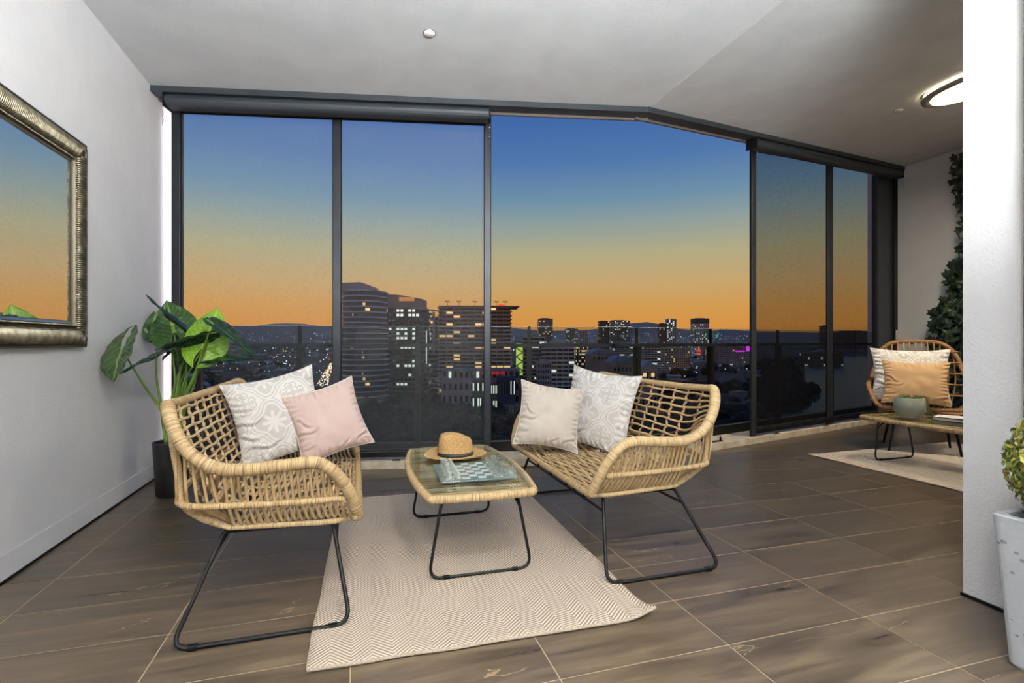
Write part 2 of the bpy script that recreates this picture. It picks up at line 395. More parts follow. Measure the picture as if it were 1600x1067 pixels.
# posts of the glazed screen
def post(seg, px0, px1, name, kind='structure', o0=.03, o1=.09):
    s0, s1 = spx(seg, px0, o0), spx(seg, px1, o0)
    z1 = cz(seg, (s0+s1)/2)+.09
    o = seg_box(seg, s0, s1, o0, o1, .063, z1).build(name, m_dark, None, .003); o['kind'] = kind
    # zip track grooves
    for a, b in ((s0-.006, s0), (s1, s1+.006)):
        seg_box(seg, a, b, o0+.008, o0+.022, .07, z1-.01).build('zip_track', m_black, o)
    return (s0, s1)
p0 = post('A', 268, 281, 'trim_7')
p1 = post('A', 520, 532, 'trim_8')
p2 = post('A', 757, 766.5, 'trim_9')
p3 = post('B', 1175, 1182, 'trim_10', o0=.04, o1=.065)
p4 = post('B', 1294, 1302, 'trim_11', o0=.04, o1=.065)
sR0 = spx('B', 1372, .03)
o = seg_box('B', sR0, LB, .03, .10, .063, cz('B', LB)-.14).build('wall_panel_dark', m_dark); o['kind'] = 'structure'
seg_box('B', spx('B', 1392, .05), LB, .01, .03, .063, cz('B', LB)-.14).build('side_channel', m_black, o)

# roller blinds: cassette, bottom bar, mesh cloth
def cassette(seg, px0, px1, label, mesh_mat, spans, zb):
    T = seg+'T'; s0, s1 = (spx(T, px0, .0) if px0 else None), (spx(T, px1, .0) if px1 < 1430 else LBT-.04)
    r = empty('roller_blind', tuple(on(T, s0, .05))+(0,), 0, label, 'blind')
    inv = Matrix.Translation(r.location).inverted()
    mb = MB(); prof = []
    for k in range(9): a = PI*(k/8)-PI/2; prof.append((-math.cos(a)*.045, -math.sin(a)*.045))
    prof = [(.06, .045)]+prof+[(.06, -.045)]
    n = len(prof); v = []
    for s_ in (s0, s1):
        zc = cz(T, s_)-.042-.045
        for x, z in prof: q = on(T, s_, x+.045); v.append((q.x, q.y, zc+z))
    mb.add(v, [tuple(range(n)), tuple(range(n, 2*n))[::-1]]+[(i, n+i, n+(i+1) % n, (i+1) % n) for i in range(n)], smooth=False, M=inv)
    mb.build('cassette', m_blind, r)
    for s_ in (s0-.012, s1+.002):
        mb = MB(); zc = cz(T, s_)-.042; q = SM(T)
        mb.box(s_, s_+.01, .0, .11, zc-.10, zc, M=inv @ q); mb.build('end_bracket', m_black, r)
        mb = MB()
        for k in range(5): mb.tube([(s_+.005+.004*(k % 2), .0, zc-.135-.022*k), (s_+.005-.004*(k % 2), .0, zc-.155-.022*k)], .003, 5)
        mb.v = [tuple(inv @ q @ Vector(c_)) for c_ in mb.v]; mb.build('safety_chain', m_chrome, r)
    for a, b in spans:
        mb = MB(); v = []
        for s_ in (a, b):
            zt = cz(seg, s_)+.05
            for z in (zb, zt): q = on(seg, s_, .06); v.append((q.x, q.y, z))
        mb.add(v, [(0, 2, 3, 1)], M=inv).build('mesh_screen', mesh_mat, r)
        v = []
        for s_ in (a, b):
            zc = cz(seg, s_)
            for oo in (.03, .08):
                q = on(seg, s_, oo); v += [(q.x, q.y, zc-.075), (q.x, q.y, zc+.05)]
        MB().add(v, [(0, 2, 6, 4), (1, 5, 7, 3), (0, 4, 5, 1), (2, 3, 7, 6), (0, 1, 3, 2), (4, 6, 7, 5)], M=inv).build('top_frame', m_black, r)
    seg_b = MB(); seg_b.box(spans[0][0], spans[-1][1], .035, .09, zb-.012, zb+.045, M=inv @ SM(seg)); seg_b.build('bottom_bar', m_black, r, .004)
    lip = MB(); lip.box(spans[0][0], spans[-1][1], .031, .035, zb+.03, zb+.034, M=inv @ SM(seg)); lip.build('bar_lip', m_chrome, r)
    for f_ in ((.12, .5, .85) if seg == 'B' else (.3, .7)):
        s_ = spans[0][0]+(spans[-1][1]-spans[0][0])*f_
        MB().box(s_-.03, s_+.03, -.0, .03, .064, .072, M=inv @ SM(seg)).build('floor_catch', m_chrome, r)
    return r
cassette('A', 256, 764, 'charcoal roller blind with mesh screen down over the two left-hand bays', m_mesh, [(p0[1], p1[0]), (p1[1], p2[0])], .10)
cassette('B', 1184, 1440, 'charcoal roller blind with dark mesh screen over the two right-hand bays', m_mesh2, [(p3[1], p4[0]), (p4[1], sR0)], .10)

# light switch plate and knob on the dark end panel
s_ = spx('B', 1398, .03)
sw = seg_box('B', s_-.022, s_+.022, .004, .010, 1.03, 1.15).build('wall_switch', m_white); setp(sw, 'small white switch plate on the black end channel', 'switch')
kb = MB().tube([(6.70, 4.62, .985), (6.64, 4.61, .985)], .014).build('door_stopper', m_black); setp(kb, 'tiny black peg sticking out of the far right wall', 'peg')

# ------------------------------------------------------------------ balustrade outside
bal = empty('glass_balustrade', (on('A', 0, .30).x, on('A', 0, .30).y, .063), 0, 'dark framed glass balustrade with slim handrail in front of the city view', 'balustrade')
binv = Matrix.Translation(bal.location).inverted()
corner = on('A', LA+.035, .30)
LAo = LA+.04; 
def bb_(seg, s0, s1, o0, o1, z0, z1, name, mat): return MB().box(s0, s1, o0, o1, z0, z1, M=binv @ SM(seg)).build(name, mat, bal)
bb_('A', .1, LAo, .275, .325, .955, .985, 'handrail', m_rail); bb_('B', -.03, LB, .275, .325, .955, .985, 'handrail', m_rail)
bb_('A', .1, LAo, .27, .33, .063, .15, 'base_channel', m_black); bb_('B', -.03, LB, .27, .33, .063, .15, 'base_channel', m_black)
bb_('A', .1, LAo, .268, .272, .15, .155, 'channel_lip', m_chrome); bb_('B', -.03, LB, .268, .272, .15, .155, 'channel_lip', m_chrome)
balA = [spx('A', 467, .30), spx('A', 652, .30), spx('A', 827, .30)]; balB = [spx('B', 997, .30), spx('B', 1113, .30), spx('B', 1218, .30), spx('B', 1300, .3)]
balA = [.12]+balA; lastA = LAo
for sg, L_ in (('A', balA), ('B', balB)):
    for s_ in L_:
        wd = .045 if sg == 'A' or s_ > 0 else .045
        bb_(sg, s_-wd/2, s_+wd/2, .29, .345, .063, .955, 'baluster', m_black)
        bb_(sg, s_-.012, s_+.012, .31, .33, .985, 1.135, 'clamp_blade', m_rail)
eA = balA+[LAo-.01]; eB = [0.0]+[s for s in balB if s > .05]+[LB]
for sg, E_ in (('A', eA), ('B', eB)):
    for a, b in zip(E_[:-1], E_[1:]):
        v = []
        bb_(sg, a+.008, b-.008, .298, .302, .10, 1.13, 'glass_panel', m_pane)
        bb_(sg, a+.008, b-.008, .2975, .3025, 1.13, 1.133, 'panel_edge', m_glassedge)

# folding stay lying on the sill
sx_ = spx('B', 1104, .10)
stb = empty('window_stay', (on('B', sx_, .10).x, on('B', sx_, .10).y, .0635), math.atan2(SEGS['B'][1].y, SEGS['B'][1].x), 'small black hinged stay on the stone sill beside the right loveseat', 'bracket')
BX(-.03, .03, .02, .12, 0, .09).build('hinge_block', m_black, stb, .004); BX(-.015, .17, -.05, -.028, 0, .010).build('stay_arm', m_black, stb, .002)
MB().tube([(.15, -.039, .01), (.15, -.039, .045)], .008, 10).build('peg', m_black, stb); MB().tube([(0, .02, .03), (.03, -.03, .012)], .012, 10).build('hinge_barrel', m_chrome, stb)

# ceiling fittings
def disc(x, y, label):
    z = ceil_z(x); o = empty('sprinkler_cover', (x, y, z), 0, label, 'sprinkler cover')
    MB().lathe([(.0, -.012), (.028, -.012), (.034, -.006), (.034, .002)], 24).build('cover_plate', m_white, o)
    MB().lathe([(.038, -.003), (.038, .002)], 24).build('collar', m_chrome, o)
disc(.423, 3.0, 'small white round sprinkler cover on the ceiling above the seating')
disc(4.59, 3.28, 'small white round sprinkler cover beside the ceiling light')
ol = empty('ceiling_light', (4.60, 2.70, ceil_z(4.60)-.015), 0, 'oval ceiling light with silver ring and warm glowing lens', 'ceiling light')
m_lens = M('lit_opal_lens', (255, 246, 220), .3, emit=(255, 236, 196), estr=6)
MB().lathe([(.205, .03), (.205, -.035)], 48, sy=1.75).build('body', m_lens, ol)
m_ring = M('satin_nickel_ring', (176, 174, 166), .4, .5)
MB().lathe([(.19, .035), (.222, .03), (.222, .004), (.205, .0)], 48, sy=1.72).build('upper_ring', m_ring, ol)
MB().lathe([(.212, -.028), (.222, -.034), (.216, -.058), (.19, -.064), (.18, -.055)], 48, sy=1.72).build('lower_ring', m_ring, ol)
MB().lathe([(.182, -.05), (.176, -.068), (.12, -.082), (.0, -.088)], 48, sy=1.74).build('lens', m_lens, ol)

# ------------------------------------------------------------------ rugs
def rug_material():
    m = M('herringbone_rug', (226, 214, 196), .95); b = m.node_tree.nodes['Principled BSDF']
    t = nd(m, 'ShaderNodeTexCoord'); s = nd(m, 'ShaderNodeSeparateXYZ'); lk(m, t.outputs['UV'], s.inputs[0])
    nz = nd(m, 'ShaderNodeTexNoise'); nz.inputs['Scale'].default_value = 25; lk(m, t.outputs['UV'], nz.inputs[0])
    x, y = s.outputs[0], s.outputs[1]
    pp = math_(m, 'PINGPONG', math_(m, 'ADD', x, 10.), .064)
    g = math_(m, 'ADD', math_(m, 'ADD', y, math_(m, 'MULTIPLY', pp, .95)), math_(m, 'MULTIPLY', nz.outputs[0], .004))
    fr = math_(m, 'FRACT', math_(m, 'MULTIPLY', g, 1/.016))
    tri = math_(m, 'ABSOLUTE', math_(m, 'SUBTRACT', fr, .5))
    n2 = nd(m, 'ShaderNodeTexNoise'); n2.inputs['Scale'].default_value = 320; lk(m, t.outputs['UV'], n2.inputs[0])
    f = math_(m, 'ADD', tri, math_(m, 'MULTIPLY', math_(m, 'SUBTRACT', n2.outputs[0], .5), .16))
    r = nd(m, 'ShaderNodeValToRGB'); el = r.color_ramp.elements
    el[0].position = .20; el[0].color = lin((130, 108, 88)); el[1].position = .30; el[1].color = lin((230, 221, 206))
    lk(m, f, r.inputs[0]); lk(m, r.outputs[0], b.inputs['Base Color'])
    bp = nd(m, 'ShaderNodeBump'); bp.inputs['Strength'].default_value = .6; bp.inputs['Distance'].default_value = .003
    lk(m, f, bp.inputs['Height']); lk(m, bp.outputs[0], b.inputs['Normal'])
    return m
m_rug = rug_material()
m_hem = M('rug_hem', (214, 202, 184), .95, col2=(160, 136, 110), scale=260, bump=.5, bscale=300)
def rug(W, L, loc, rz, label, curl):
    r = empty('rug', loc, rz, label, 'rug'); nx, ny = 60, 84; V = []; U = []
    def zz(x, y):
        z = .006+.0022*noise.noise(Vector((x*5, y*5, 1)))+.002
        if curl:
            d = (x-(W/2-.02))+(-(L/2-.02)-y)      # front right corner lifts
            z += max(0, d+.11)**2*1.4
        return z
    def wob(x, y): return (x+.006*noise.noise(Vector((y*4, 3, 0))), y+.008*noise.noise(Vector((x*4, 9, 0))))
    for j in range(ny+1):
        for i in range(nx+1):
            x = -W/2+W*i/nx; y = -L/2+L*j/ny; X, Y = wob(x, y); V.append((X, Y, zz(x, y))); U.append((x, y))
    n1 = len(V); V += [(x, y, max(z-.006, .0005)) for x, y, z in V]; U += U
    F = []
    for j in range(ny):
        for i in range(nx):
            a = j*(nx+1)+i; F.append((a, a+1, a+nx+2, a+nx+1)); F.append((n1+a, n1+a+nx+1, n1+a+nx+2, n1+a+1))
    ring = [i for i in range(nx+1)]+[(j+1)*(nx+1)-1 for j in range(1, ny+1)]+[ny*(nx+1)+i for i in range(nx-1, -1, -1)]+[j*(nx+1) for j in range(ny-1, 0, -1)]
    for a, b in zip(ring, ring[1:]+ring[:1]): F.append((a, n1+a, n1+b, b))
    mb = MB(); mb.add(V, F, U, True); mb.build('woven_field', m_rug, r)
    for sg in (-1, 1):
        pts = []
        for i in range(nx+1):
            x = -W/2+W*i/nx; y = sg*(L/2); X, Y = wob(x, y); pts.append((X, Y+sg*.004, zz(x, y)-.001))
        MB().tube(pts, .0055, 8).build('hem', m_hem, r)
        pts = []
        for j in range(ny+1):
            x = sg*W/2; y = -L/2+L*j/ny; X, Y = wob(x, y); pts.append((X, Y, zz(x, y)-.003))
        MB().tube(pts, .0035, 6, ridge=(.008, .5, 0)).build('selvedge', m_hem, r)
    return r
rug(1.185, 1.70, (.475, 2.47, .001), -.03, 'cream and tan herringbone rug with a lifted corner under the chess table', True)
rug(1.20, 1.80, (4.76, 2.93, .001), PI/2+.02, 'cream and tan herringbone rug lying beyond the white pier', False)

# ------------------------------------------------------------------ loveseat
def prof_at(prof, t):
    prof = np.array(prof); L = np.concatenate([[0], np.cumsum(np.linalg.norm(prof[1:]-prof[:-1], axis=1))]); t = t*L[-1]
    return np.array([np.interp(t, L, prof[:, k]) for k in range(prof.shape[1])])
def smooth(a): a = min(1, max(0, a)); return a*a*(3-2*a)
RIM = [(0, .355), (.012, .40), (.035, .46), (.065, .515), (.105, .563), (.15, .584), (.24, .578), (.385, .571), (.44, .58), (.50, .607), (.55, .65), (.585, .71), (.605, .765)]
CEN = [(0, .352), (.2, .350), (.42, .347), (.47, .358), (.515, .39), (.55, .45), (.59, .56), (.625, .67), (.655, .765)]
def rim_z(u): a = np.array(RIM); return float(np.interp(u, a[:, 0], a[:, 1]))

def make_loveseat():
    r = empty('rattan_loveseat', (0, 0, 0), 0)
    # thick wrapped arm and back rim
    half = [(.004, -.535, .357), (.014, -.56, .395), (.035, -.585, .46), (.065, -.60, .515), (.105, -.612, .560), (.155, -.618, .582), (.24, -.62, .579), (.33, -.62, .573), (.41, -.619, .574), (.47, -.616, .590),
            (.52, -.611, .622), (.56, -.602, .670), (.59, -.588, .730), (.607, -.565, .772), (.622, -.53, .785), (.638, -.47, .782), (.655, -.34, .775), (.665, -.15, .770)]
    full = half+[(a, -b, c_) for a, b, c_ in half[::-1]]
    pts = resample(spline(full, 10), .0023); L = np.linspace(0, 1, len(pts))
    vv = np.abs(pts[:, 1]); rad = np.where(vv > .56, .0215, np.where(vv > .5, .0215-.006*(.56-vv)/.06, .0155))
    lump = np.array([1+.05*noise.noise(Vector((p[0]*25, p[1]*25, p[2]*25))) for p in pts])
    MB().tube(pts, rad*lump, 14, ridge=(.0060, .13, 1)).build('arm_rim', m_rope, r)
    fr_ = spline([(.02, -.56, .362), (.004, -.535, .352), (0, -.48, .352), (0, 0, .352), (0, .48, .352), (.004, .535, .352), (.02, .56, .362)], 12)
    MB().tube(resample(fr_, .003), .0145, 12, ridge=(.011, .07, 1)).build('front_rail', m_rope, r)
    base = rounded([(.02, -.515, .336), (.535, -.515, .336), (.535, .515, .336), (.02, .515, .336)], .10, 8)
    base = [(x, y, z+(.05*max(0, x-.40)/.13 if x > .40 else 0)) for x, y, z in base]
    MB().tube(resample(list(base)+[base[0]], .004)[:-1], .0105, 10, closed=True, ridge=(.008, .12, 1)).build('base_rail', m_rope, r)
    hoop = rounded([(.05, -.578, .436), (.30, -.582, .438), (.585, -.578, .452), (.615, -.40, .468), (.615, .40, .468), (.585, .578, .452), (.30, .582, .438), (.05, .578, .436)], .09, 8, closed=False)
    MB().tube(resample(hoop, .004), .0112, 10, ridge=(.0085, .12, 1)).build('middle_hoop', m_rope, r)
    for sg in (-1, 1):      # corner rib seen from outside
        p = spline([(.605, sg*.555, .755), (.60, sg*.545, .66), (.585, sg*.54, .55), (.575, sg*.535, .455), (.53, sg*.50, .39), (.46, sg*.50, .355)], 10)
        MB().tube(resample(p, .004), .013, 10, ridge=(.011, .14, 1)).build('corner_rib', m_rope, r)
    # canes: from one arm, under the seat, to the other arm
    NS, NB = 18, 13
    def wavy(path, idx, amp=.0045):
        out = []
        for u, v, z in path:
            ph = math.pi*v/.105+(PI if idx % 2 else 0)
            out.append((u, v, z, ph))
        return out
    for i in range(NS):
        uc = .038+.0222*i; ur = .085+.0205*i; zr = rim_z(ur)-.006
        one = [(ur, -.612, zr), (ur*.9+uc*.1, -.592, .50), (ur*.75+uc*.25, -.570, .438), (ur*.4+uc*.6, -.542, .385), (uc*.85+ur*.15, -.515, .352), (uc, -.47, .350)]
        p = spline(one+[(uc, -.25, .350), (uc, 0, .350), (uc, .25, .350)]+[(a, -b, c_) for a, b, c_ in one[::-1]], 5)
        q = []
        for u, v, z in resample(p, .0125):
            k = 1 if abs(v) < .47 else 0
            q.append((u+k*.0022*math.sin(PI*v/.105+(i % 2)*PI), v, z+k*.0035*math.cos(PI*v/.105+(i % 2)*PI)+.002))
        MB().tube(q, .0056, 6).build('cane', m_cane, r)
    for j in range(NB):
        t = j/(NB-1); cpt = prof_at([(.455, .356), (.50, .378), (.54, .44), (.575, .52), (.61, .62), (.648, .745)], t); rpt = prof_at([(.40, .574), (.47, .59), (.52, .622), (.56, .67), (.59, .73), (.60, .752)], t**.9)
        q = []
        for v in np.arange(-.60, .6001, .0125):
            wv = abs(v)/.60; g = smooth((wv-.55)/.45)**1.25
            u, z = cpt*(1-g)+rpt*g; k = 1-g
            nrm = (-.8, .5) if t > .3 else (-.3, .9)
            s1 = .0026*math.sin(PI*v/.105+(j % 2)*PI)*k; s2 = .0035*math.cos(PI*v/.105+(j % 2)*PI)*k
            q.append((u+nrm[0]*s2+(.3*s1), v*(.995), z+nrm[1]*s2+s1*.9))
        MB().tube(q, .0058, 6).build('cane', m_cane, r)
    for sg in (-1, 1):
        for j in range(5):
            ur = .475+.026*j; z0 = rim_z(ur)-.008
            q = spline([(ur, sg*(.615-.006*j), z0), (.465+.030*j, sg*(.592-.008*j), .50), (.455+.032*j, sg*(.575-.012*j), .445), (.43+.019*j, sg*(.535-.014*j), .39), (.425+.013*j, sg*(.515-.016*j), .358)], 6)
            MB().tube(q, .0052, 6).build('cane', m_cane, r)
    # binding ribs running front to back and up the back
    for k in range(9):
        v = -.42+.105*k; g0 = False
        cp = resample(np.array(CEN), .006); q = []; rr = []
        L = 0
        for n_, (u, z) in enumerate(cp):
            L = n_*.006; vv_ = v+.0065*math.sin(2*PI*L/.046)
            if g0: vv_ = vv_*.97
            q.append((u, vv_, z-.004)); rr.append(.0056*(1+.22*math.sin(2*PI*L/.023+k)))
        MB().tube(q, rr, 7, ridge=(.006, .15, 1)).build('rib', m_knot, r)
    # black steel sled frame
    def sled(sg):
        sl = rounded([(.095, sg*.47, .322), (.030, sg*.63, .0095), (.585, sg*.63, .0095), (.462, sg*.47, .322)], [.018, .06, .06, .018], 7)
        o = MB().tube(sl, .0078, 10, closed=True).build('sled_leg', m_black, r)
        for u in (.09, .52): MB().box(u-.016, u+.016, sg*.63-.009, sg*.63+.009, .0005, .019).build('foot_pad', m_black, o, .003)
        MB().tube([(.462, sg*.465, .322), (.40, sg*.40, .326)], .006, 8).build('brace', m_black, o)
    sled(-1); sled(1)
    for u, nm in ((.083, 'front_stretcher'), (.486, 'rear_stretcher')):
        s_o = MB().tube([(u, -.50, .262), (u, .50, .262)], .0062, 8).build(nm, m_black, r)
        for v in (-.31, -.10, .11, .31): MB().tube([(u, v, .262), (u-.02 if u < .2 else u, v, .343)], .006, 8).build('support_pin', m_black, s_o)
    MB().tube([(.12, -.47, .322), (.12, .47, .322)], .006, 8).build('seat_bar', m_black, r)
    return r
ls = make_loveseat(); ls.location = (.955, 2.49, 0)
setp(ls, 'rattan loveseat right of the chess table, with the stone beige cushion', 'sofa', 'rattan loveseats around the chess table')
ls2 = copy_tree(ls); ls2.location = (.015, 2.49, 0); ls2.rotation_euler = (0, 0, PI)
setp(ls2, 'rattan loveseat left of the chess table, with the blush pink cushion')

# ------------------------------------------------------------------ coffee table
def make_table():
    r = empty('coffee_table', (0, 0, 0))
    hw_, hl = .222, .465
    out = []
    def side(p, q, bulge, n=12):
        p = Vector(p); q = Vector(q); m_ = (p+q)/2; nn = Vector((q-p).yx); nn = Vector((nn.x, -nn.y)).normalized()
        return [p.lerp(q, t/n)+nn*bulge*4*(t/n)*(1-t/n) for t in range(n+1)]
    C = [(-hw_, -hl), (hw_, -hl), (hw_*.93, hl), (-hw_*.93, hl)]; C = [(-hw_, -hl), (hw_, -hl), (hw_, hl), (-hw_, hl)]
    loop = []
    for a, b, bu in ((0, 1, .018), (1, 2, .045), (2, 3, .018), (3, 0, .045)): loop += side(C[a], C[b], bu)[:-1]
    def shrink(k): return [Vector((p.x*(1-k/hw_), p.y*(1-k/hl))) for p in loop]
    L3 = rounded([(p.x, p.y, .352) for p in loop], .03, 3)
    MB().tube(resample(list(L3)+[L3[0]], .0025)[:-1], .0175, 12, closed=True, ridge=(.0085, .12, 1)).build('rope_rim', m_rope, r)
    g = shrink(.006); MB().prism([(p.x, p.y) for p in g], .3705, .3765).build('glass_top', m_ttop, r)
    for k in range(25):
        y = -hl+.03+(2*hl-.06)*k/24; xw = hw_+.045*(1-(y/hl)**2)-.012
        MB().tube([(-xw, y, .350), (-xw*.4, y+.008, .347), (xw*.4, y-.008, .347), (xw, y, .350)], .0065, 6).build('cane', m_cane, r)
    for x in (-.10, 0, .10): MB().tube(resample([(x, -hl, .343), (x, hl, .343)], .006), .007, 7, ridge=(.006, .2, 1)).build('rib', m_knot, r)
    for sg, yb in ((-1, -.42), (1, .33)):
        sl = rounded([(-.165, sg*.40, .332), (-.225, yb, .0085), (.225, yb, .0085), (.165, sg*.40, .332)], [.03, .06, .06, .03], 7)
        if sg == 1: sl = rounded([(-.165, .36, .332), (-.225, .345, .0085), (.225, .345, .0085), (.165, .36, .332)], [.03, .06, .06, .03], 7)
        o = MB().tube(sl, .0068, 10, closed=True).build('sled_leg', m_black, r); yy = yb if sg < 0 else .345
        for x in (-.15, .15): MB().box(x-.014, x+.014, yy-.009, yy+.009, .0005, .017).build('foot_pad', m_black, o, .003)
        yt = sg*.40 if sg < 0 else .36
        for sx in (-1, 1): MB().tube([(sx*.178, yt+(.0), .27), (sx*.15, yt-sg*.05, .335)], .005, 8).build('brace', m_black, o)
    return r
tb = make_table(); tb.location = (.525, 2.515, .006); tb.rotation_euler = (0, 0, -.02)
setp(tb, 'rattan and glass coffee table carrying the straw hat and chess set', 'table', 'rattan coffee tables')
tb2 = copy_tree(tb); tb2.location = (4.37, 2.81, .007); tb2.rotation_euler = (0, 0, 0)
setp(tb2, 'rattan and glass coffee table carrying the sage pot, beyond the white pier')

# ------------------------------------------------------------------ cushions
def cushion(W, Hh, T, colfn=None, seed=0, n=90, creases=()):
    V = []; F = []; C = []
    def surf(a, b, sgn):
        # outline pulls in between pointed corners
        px_ = a*(1-.115*(1-b*b)*abs(a)**3); pz = b*(1-.115*(1-a*a)*abs(b)**3)
        e = (max(0, 1-abs(a)**2.6)*max(0, 1-abs(b)**2.6))**.62
        th = T*.5*e
        wr = noise.noise(Vector((a*3+seed, b*3, sgn*2)))*.10
        edge = max(abs(a), abs(b))
        cr = .0045*math.sin((a if abs(b) > abs(a) else b)*38+6*noise.noise(Vector((a*2, b*2, seed))))*smooth((edge-.62)/.3)*smooth((1.0-edge)/.06)
        for (ca, cb, ang, ln, dp) in creases:
            dx = a-ca; dz = b-cb; u = dx*math.cos(ang)+dz*math.sin(ang); v = -dx*math.sin(ang)+dz*math.cos(ang)
            v += .06*math.sin(u*9)
            cr -= dp*math.exp(-(v/.035)**2-(u/ln)**4); cr += dp*.6*math.exp(-((v-.075)/.05)**2-(u/ln)**4)
        return (px_*W/2, sgn*-(th*(1+wr)+cr*(sgn > 0)*(1 if e > .02 else 0)), pz*Hh/2)
    for sgn in (1, -1):
        o = len(V)
        for j in range(n+1):
            for i in range(n+1):
                a = -1+2*i/n; b = -1+2*j/n; V.append(surf(a, b, sgn)); C.append((a*W/2, b*Hh/2))
        for j in range(n):
            for i in range(n):
                q = o+j*(n+1)+i; f = (q, q+1, q+n+2, q+n+1); F.append(f if sgn > 0 else f[::-1])
    me = bpy.data.meshes.new('cushion'); me.from_pydata(V, [], F); me.polygons.foreach_set('use_smooth', [True]*len(F))
    if colfn:
        A = np.array(C); val = colfn(A[:, 0], A[:, 1]); at = me.color_attributes.new('print', 'FLOAT_COLOR', 'POINT')
        buf = np.ones((len(V), 4), np.float32); buf[:, :3] = val[:, None]; at.data.foreach_set('color', buf.ravel())
    me.update()
    ring = [surf(-1+2*i/n, -1, 1) for i in range(n)]+[surf(1, -1+2*i/n, 1) for i in range(n)]+[surf(1-2*i/n, 1, 1) for i in range(n)]+[surf(-1, 1-2*i/n, 1) for i in range(n)]
    return me, ring
def tracery(x, y):
    p = .245
    def cell(x, y, ox, oy):
        X = ((x/p+ox+.5) % 1)-.5; Y = ((y/p+oy+.5) % 1)-.5; return X*2, Y*2
    X, Y = cell(x, y, .15, .1); r = np.hypot(X, Y); th = np.arctan2(Y, X)
    R0 = .72+.13*np.cos(4*th)                     # scalloped medallion outline
    d = r-R0
    grey = np.zeros_like(x)
    inside = d < -.09
    flower = r < (.16+.40*np.abs(np.cos(4*th))**1.6*(1-.25*np.cos(8*th)))*(.95)
    flower |= (np.abs(r-.40) < .07) & (np.abs(np.sin(4*th)) < .55)
    spokes = (np.abs(np.sin(4*th))*r < .045) & (r < .5)
    core = r < .10
    ring = (d > -.09) & (d < .0); ring2 = (d > .075) & (d < .15)
    grey[inside] = 1; grey[inside & (flower | spokes)] = 0
    grey[ring] = 0; grey[(d > .0) & (d < .075)] = 1; grey[ring2] = 0
    X2, Y2 = X, Y
    # curls and stars between the medallions
    X2 = np.where(X > 0, X-1, X+1); Y2 = np.where(Y > 0, Y-1, Y+1); r2 = np.hypot(X2, Y2); t2 = np.arctan2(Y2, X2)
    star = r2 < .17*(1+.35*np.cos(4*t2)); outm = d > .15
    grey[outm & star] = 1; 
    for sx in (-1, 1):
        for sy in (-1, 1):
            cx_, cy_ = sx*.36, sy*.10
            for (ax, ay) in ((cx_, cy_), (cy_, cx_)):
                q = np.hypot(X2-ax, Y2-ay); tt = np.arctan2(Y2-ay, X2-ax)
                grey[outm & (np.abs(q-.13-.02*np.sin(tt)) < .032)] = 1
                grey[outm & (q < .04)] = 1
    grey[outm & (d < .20)] = 1
    return grey
def print_material(name, light, grey):
    m = M(name, light, .9, bump=.12, bscale=400); b = m.node_tree.nodes['Principled BSDF']
    a = nd(m, 'ShaderNodeVertexColor', layer_name='print'); mx = nd(m, 'ShaderNodeMix', data_type='RGBA'); lk(m, a.outputs[0], mx.inputs[0])
    mx.inputs[6].default_value = lin(light); mx.inputs[7].default_value = lin(grey); lk(m, mx.outputs[2], b.inputs['Base Color']); return m
m_print = print_material('printed_cotton', (236, 233, 228), (206, 202, 196))
m_pink = M('blush_cotton', (212, 188, 178), .75, col2=(205, 180, 170)); m_beige = M('stone_cotton', (206, 197, 184), .75, col2=(200, 190, 177))
m_tan = M('tan_cotton', (205, 168, 122), .75, col2=(198, 160, 114)); m_pipe = M('white_piping', (238, 232, 222), .7)
CR1 = ((-.75, -.05, .15, .35, .012), (-.8, -.35, -.1, .3, .012), (-.55, -.62, .05, .4, .014), (-.7, .25, .3, .25, .008))
CR2 = ((-.75, .1, -.5, .25, .008), (-.7, -.2, .25, .3, .009), (.2, -.8, 1.1, .15, .008), (.75, -.7, .7, .25, .010), (-.2, .8, 1.9, .15, .006), (-.8, -.6, .5, .2, .008))
pr_me, pr_ring = cushion(.47, .47, .13, tracery, 3, 190, CR1)
def euler_c(yaw, tilt, roll): return (Matrix.Rotation(yaw, 3, 'Z') @ Matrix.Rotation(tilt, 3, 'X') @ Matrix.Rotation(roll, 3, 'Y')).to_euler()
def place_c(name, me, ring, mat, loc, yaw, tilt, roll, label, pipe=None, scale=1, group=None):
    if me.users and False: pass
    e_ = empty(name, loc, 0, label, 'cushion', group); e_.rotation_euler = euler_c(yaw, tilt, roll); e_.scale = (scale,)*3 if np.isscalar(scale) else scale
    link('cover', me, mat, e_)
    if pipe: MB().tube(ring, .0035, 6, closed=True).build('piping', pipe, e_)
    return e_
pk_me, pk_ring = cushion(.375, .375, .14, None, 8, 110, CR2); bg_me, bg_ring = cushion(.375, .375, .13, None, 5, 110, CR2); tn_me, tn_ring = cushion(.50, .40, .13, None, 11, 100, CR2)
def C3(px, py, d): return P(px, py, d)
rad = math.radians
place_c('printed_cushion', pr_me, pr_ring, m_print, C3(436, 650, 2.56), rad(16), rad(-14), rad(-12), 'large white and grey tracery print cushion on the left loveseat', None, .95, 'tracery print cushions')
place_c('printed_cushion', pr_me, pr_ring, m_print, C3(934, 640, 3.02), rad(-60), rad(-13), rad(6), 'large white and grey tracery print cushion on the right loveseat', None, 1.04)['group'] = 'tracery print cushions'
place_c('plain_cushion', pk_me, pk_ring, m_pink, C3(513, 657, 2.62), rad(14), rad(-15), rad(-15), 'plain blush pink cushion with white piping on the left loveseat', m_pipe)
place_c('plain_cushion', bg_me, bg_ring, m_beige, C3(858, 650, 2.93), rad(-14), rad(-14), rad(9), 'plain stone beige cushion with white piping on the right loveseat', m_pipe)

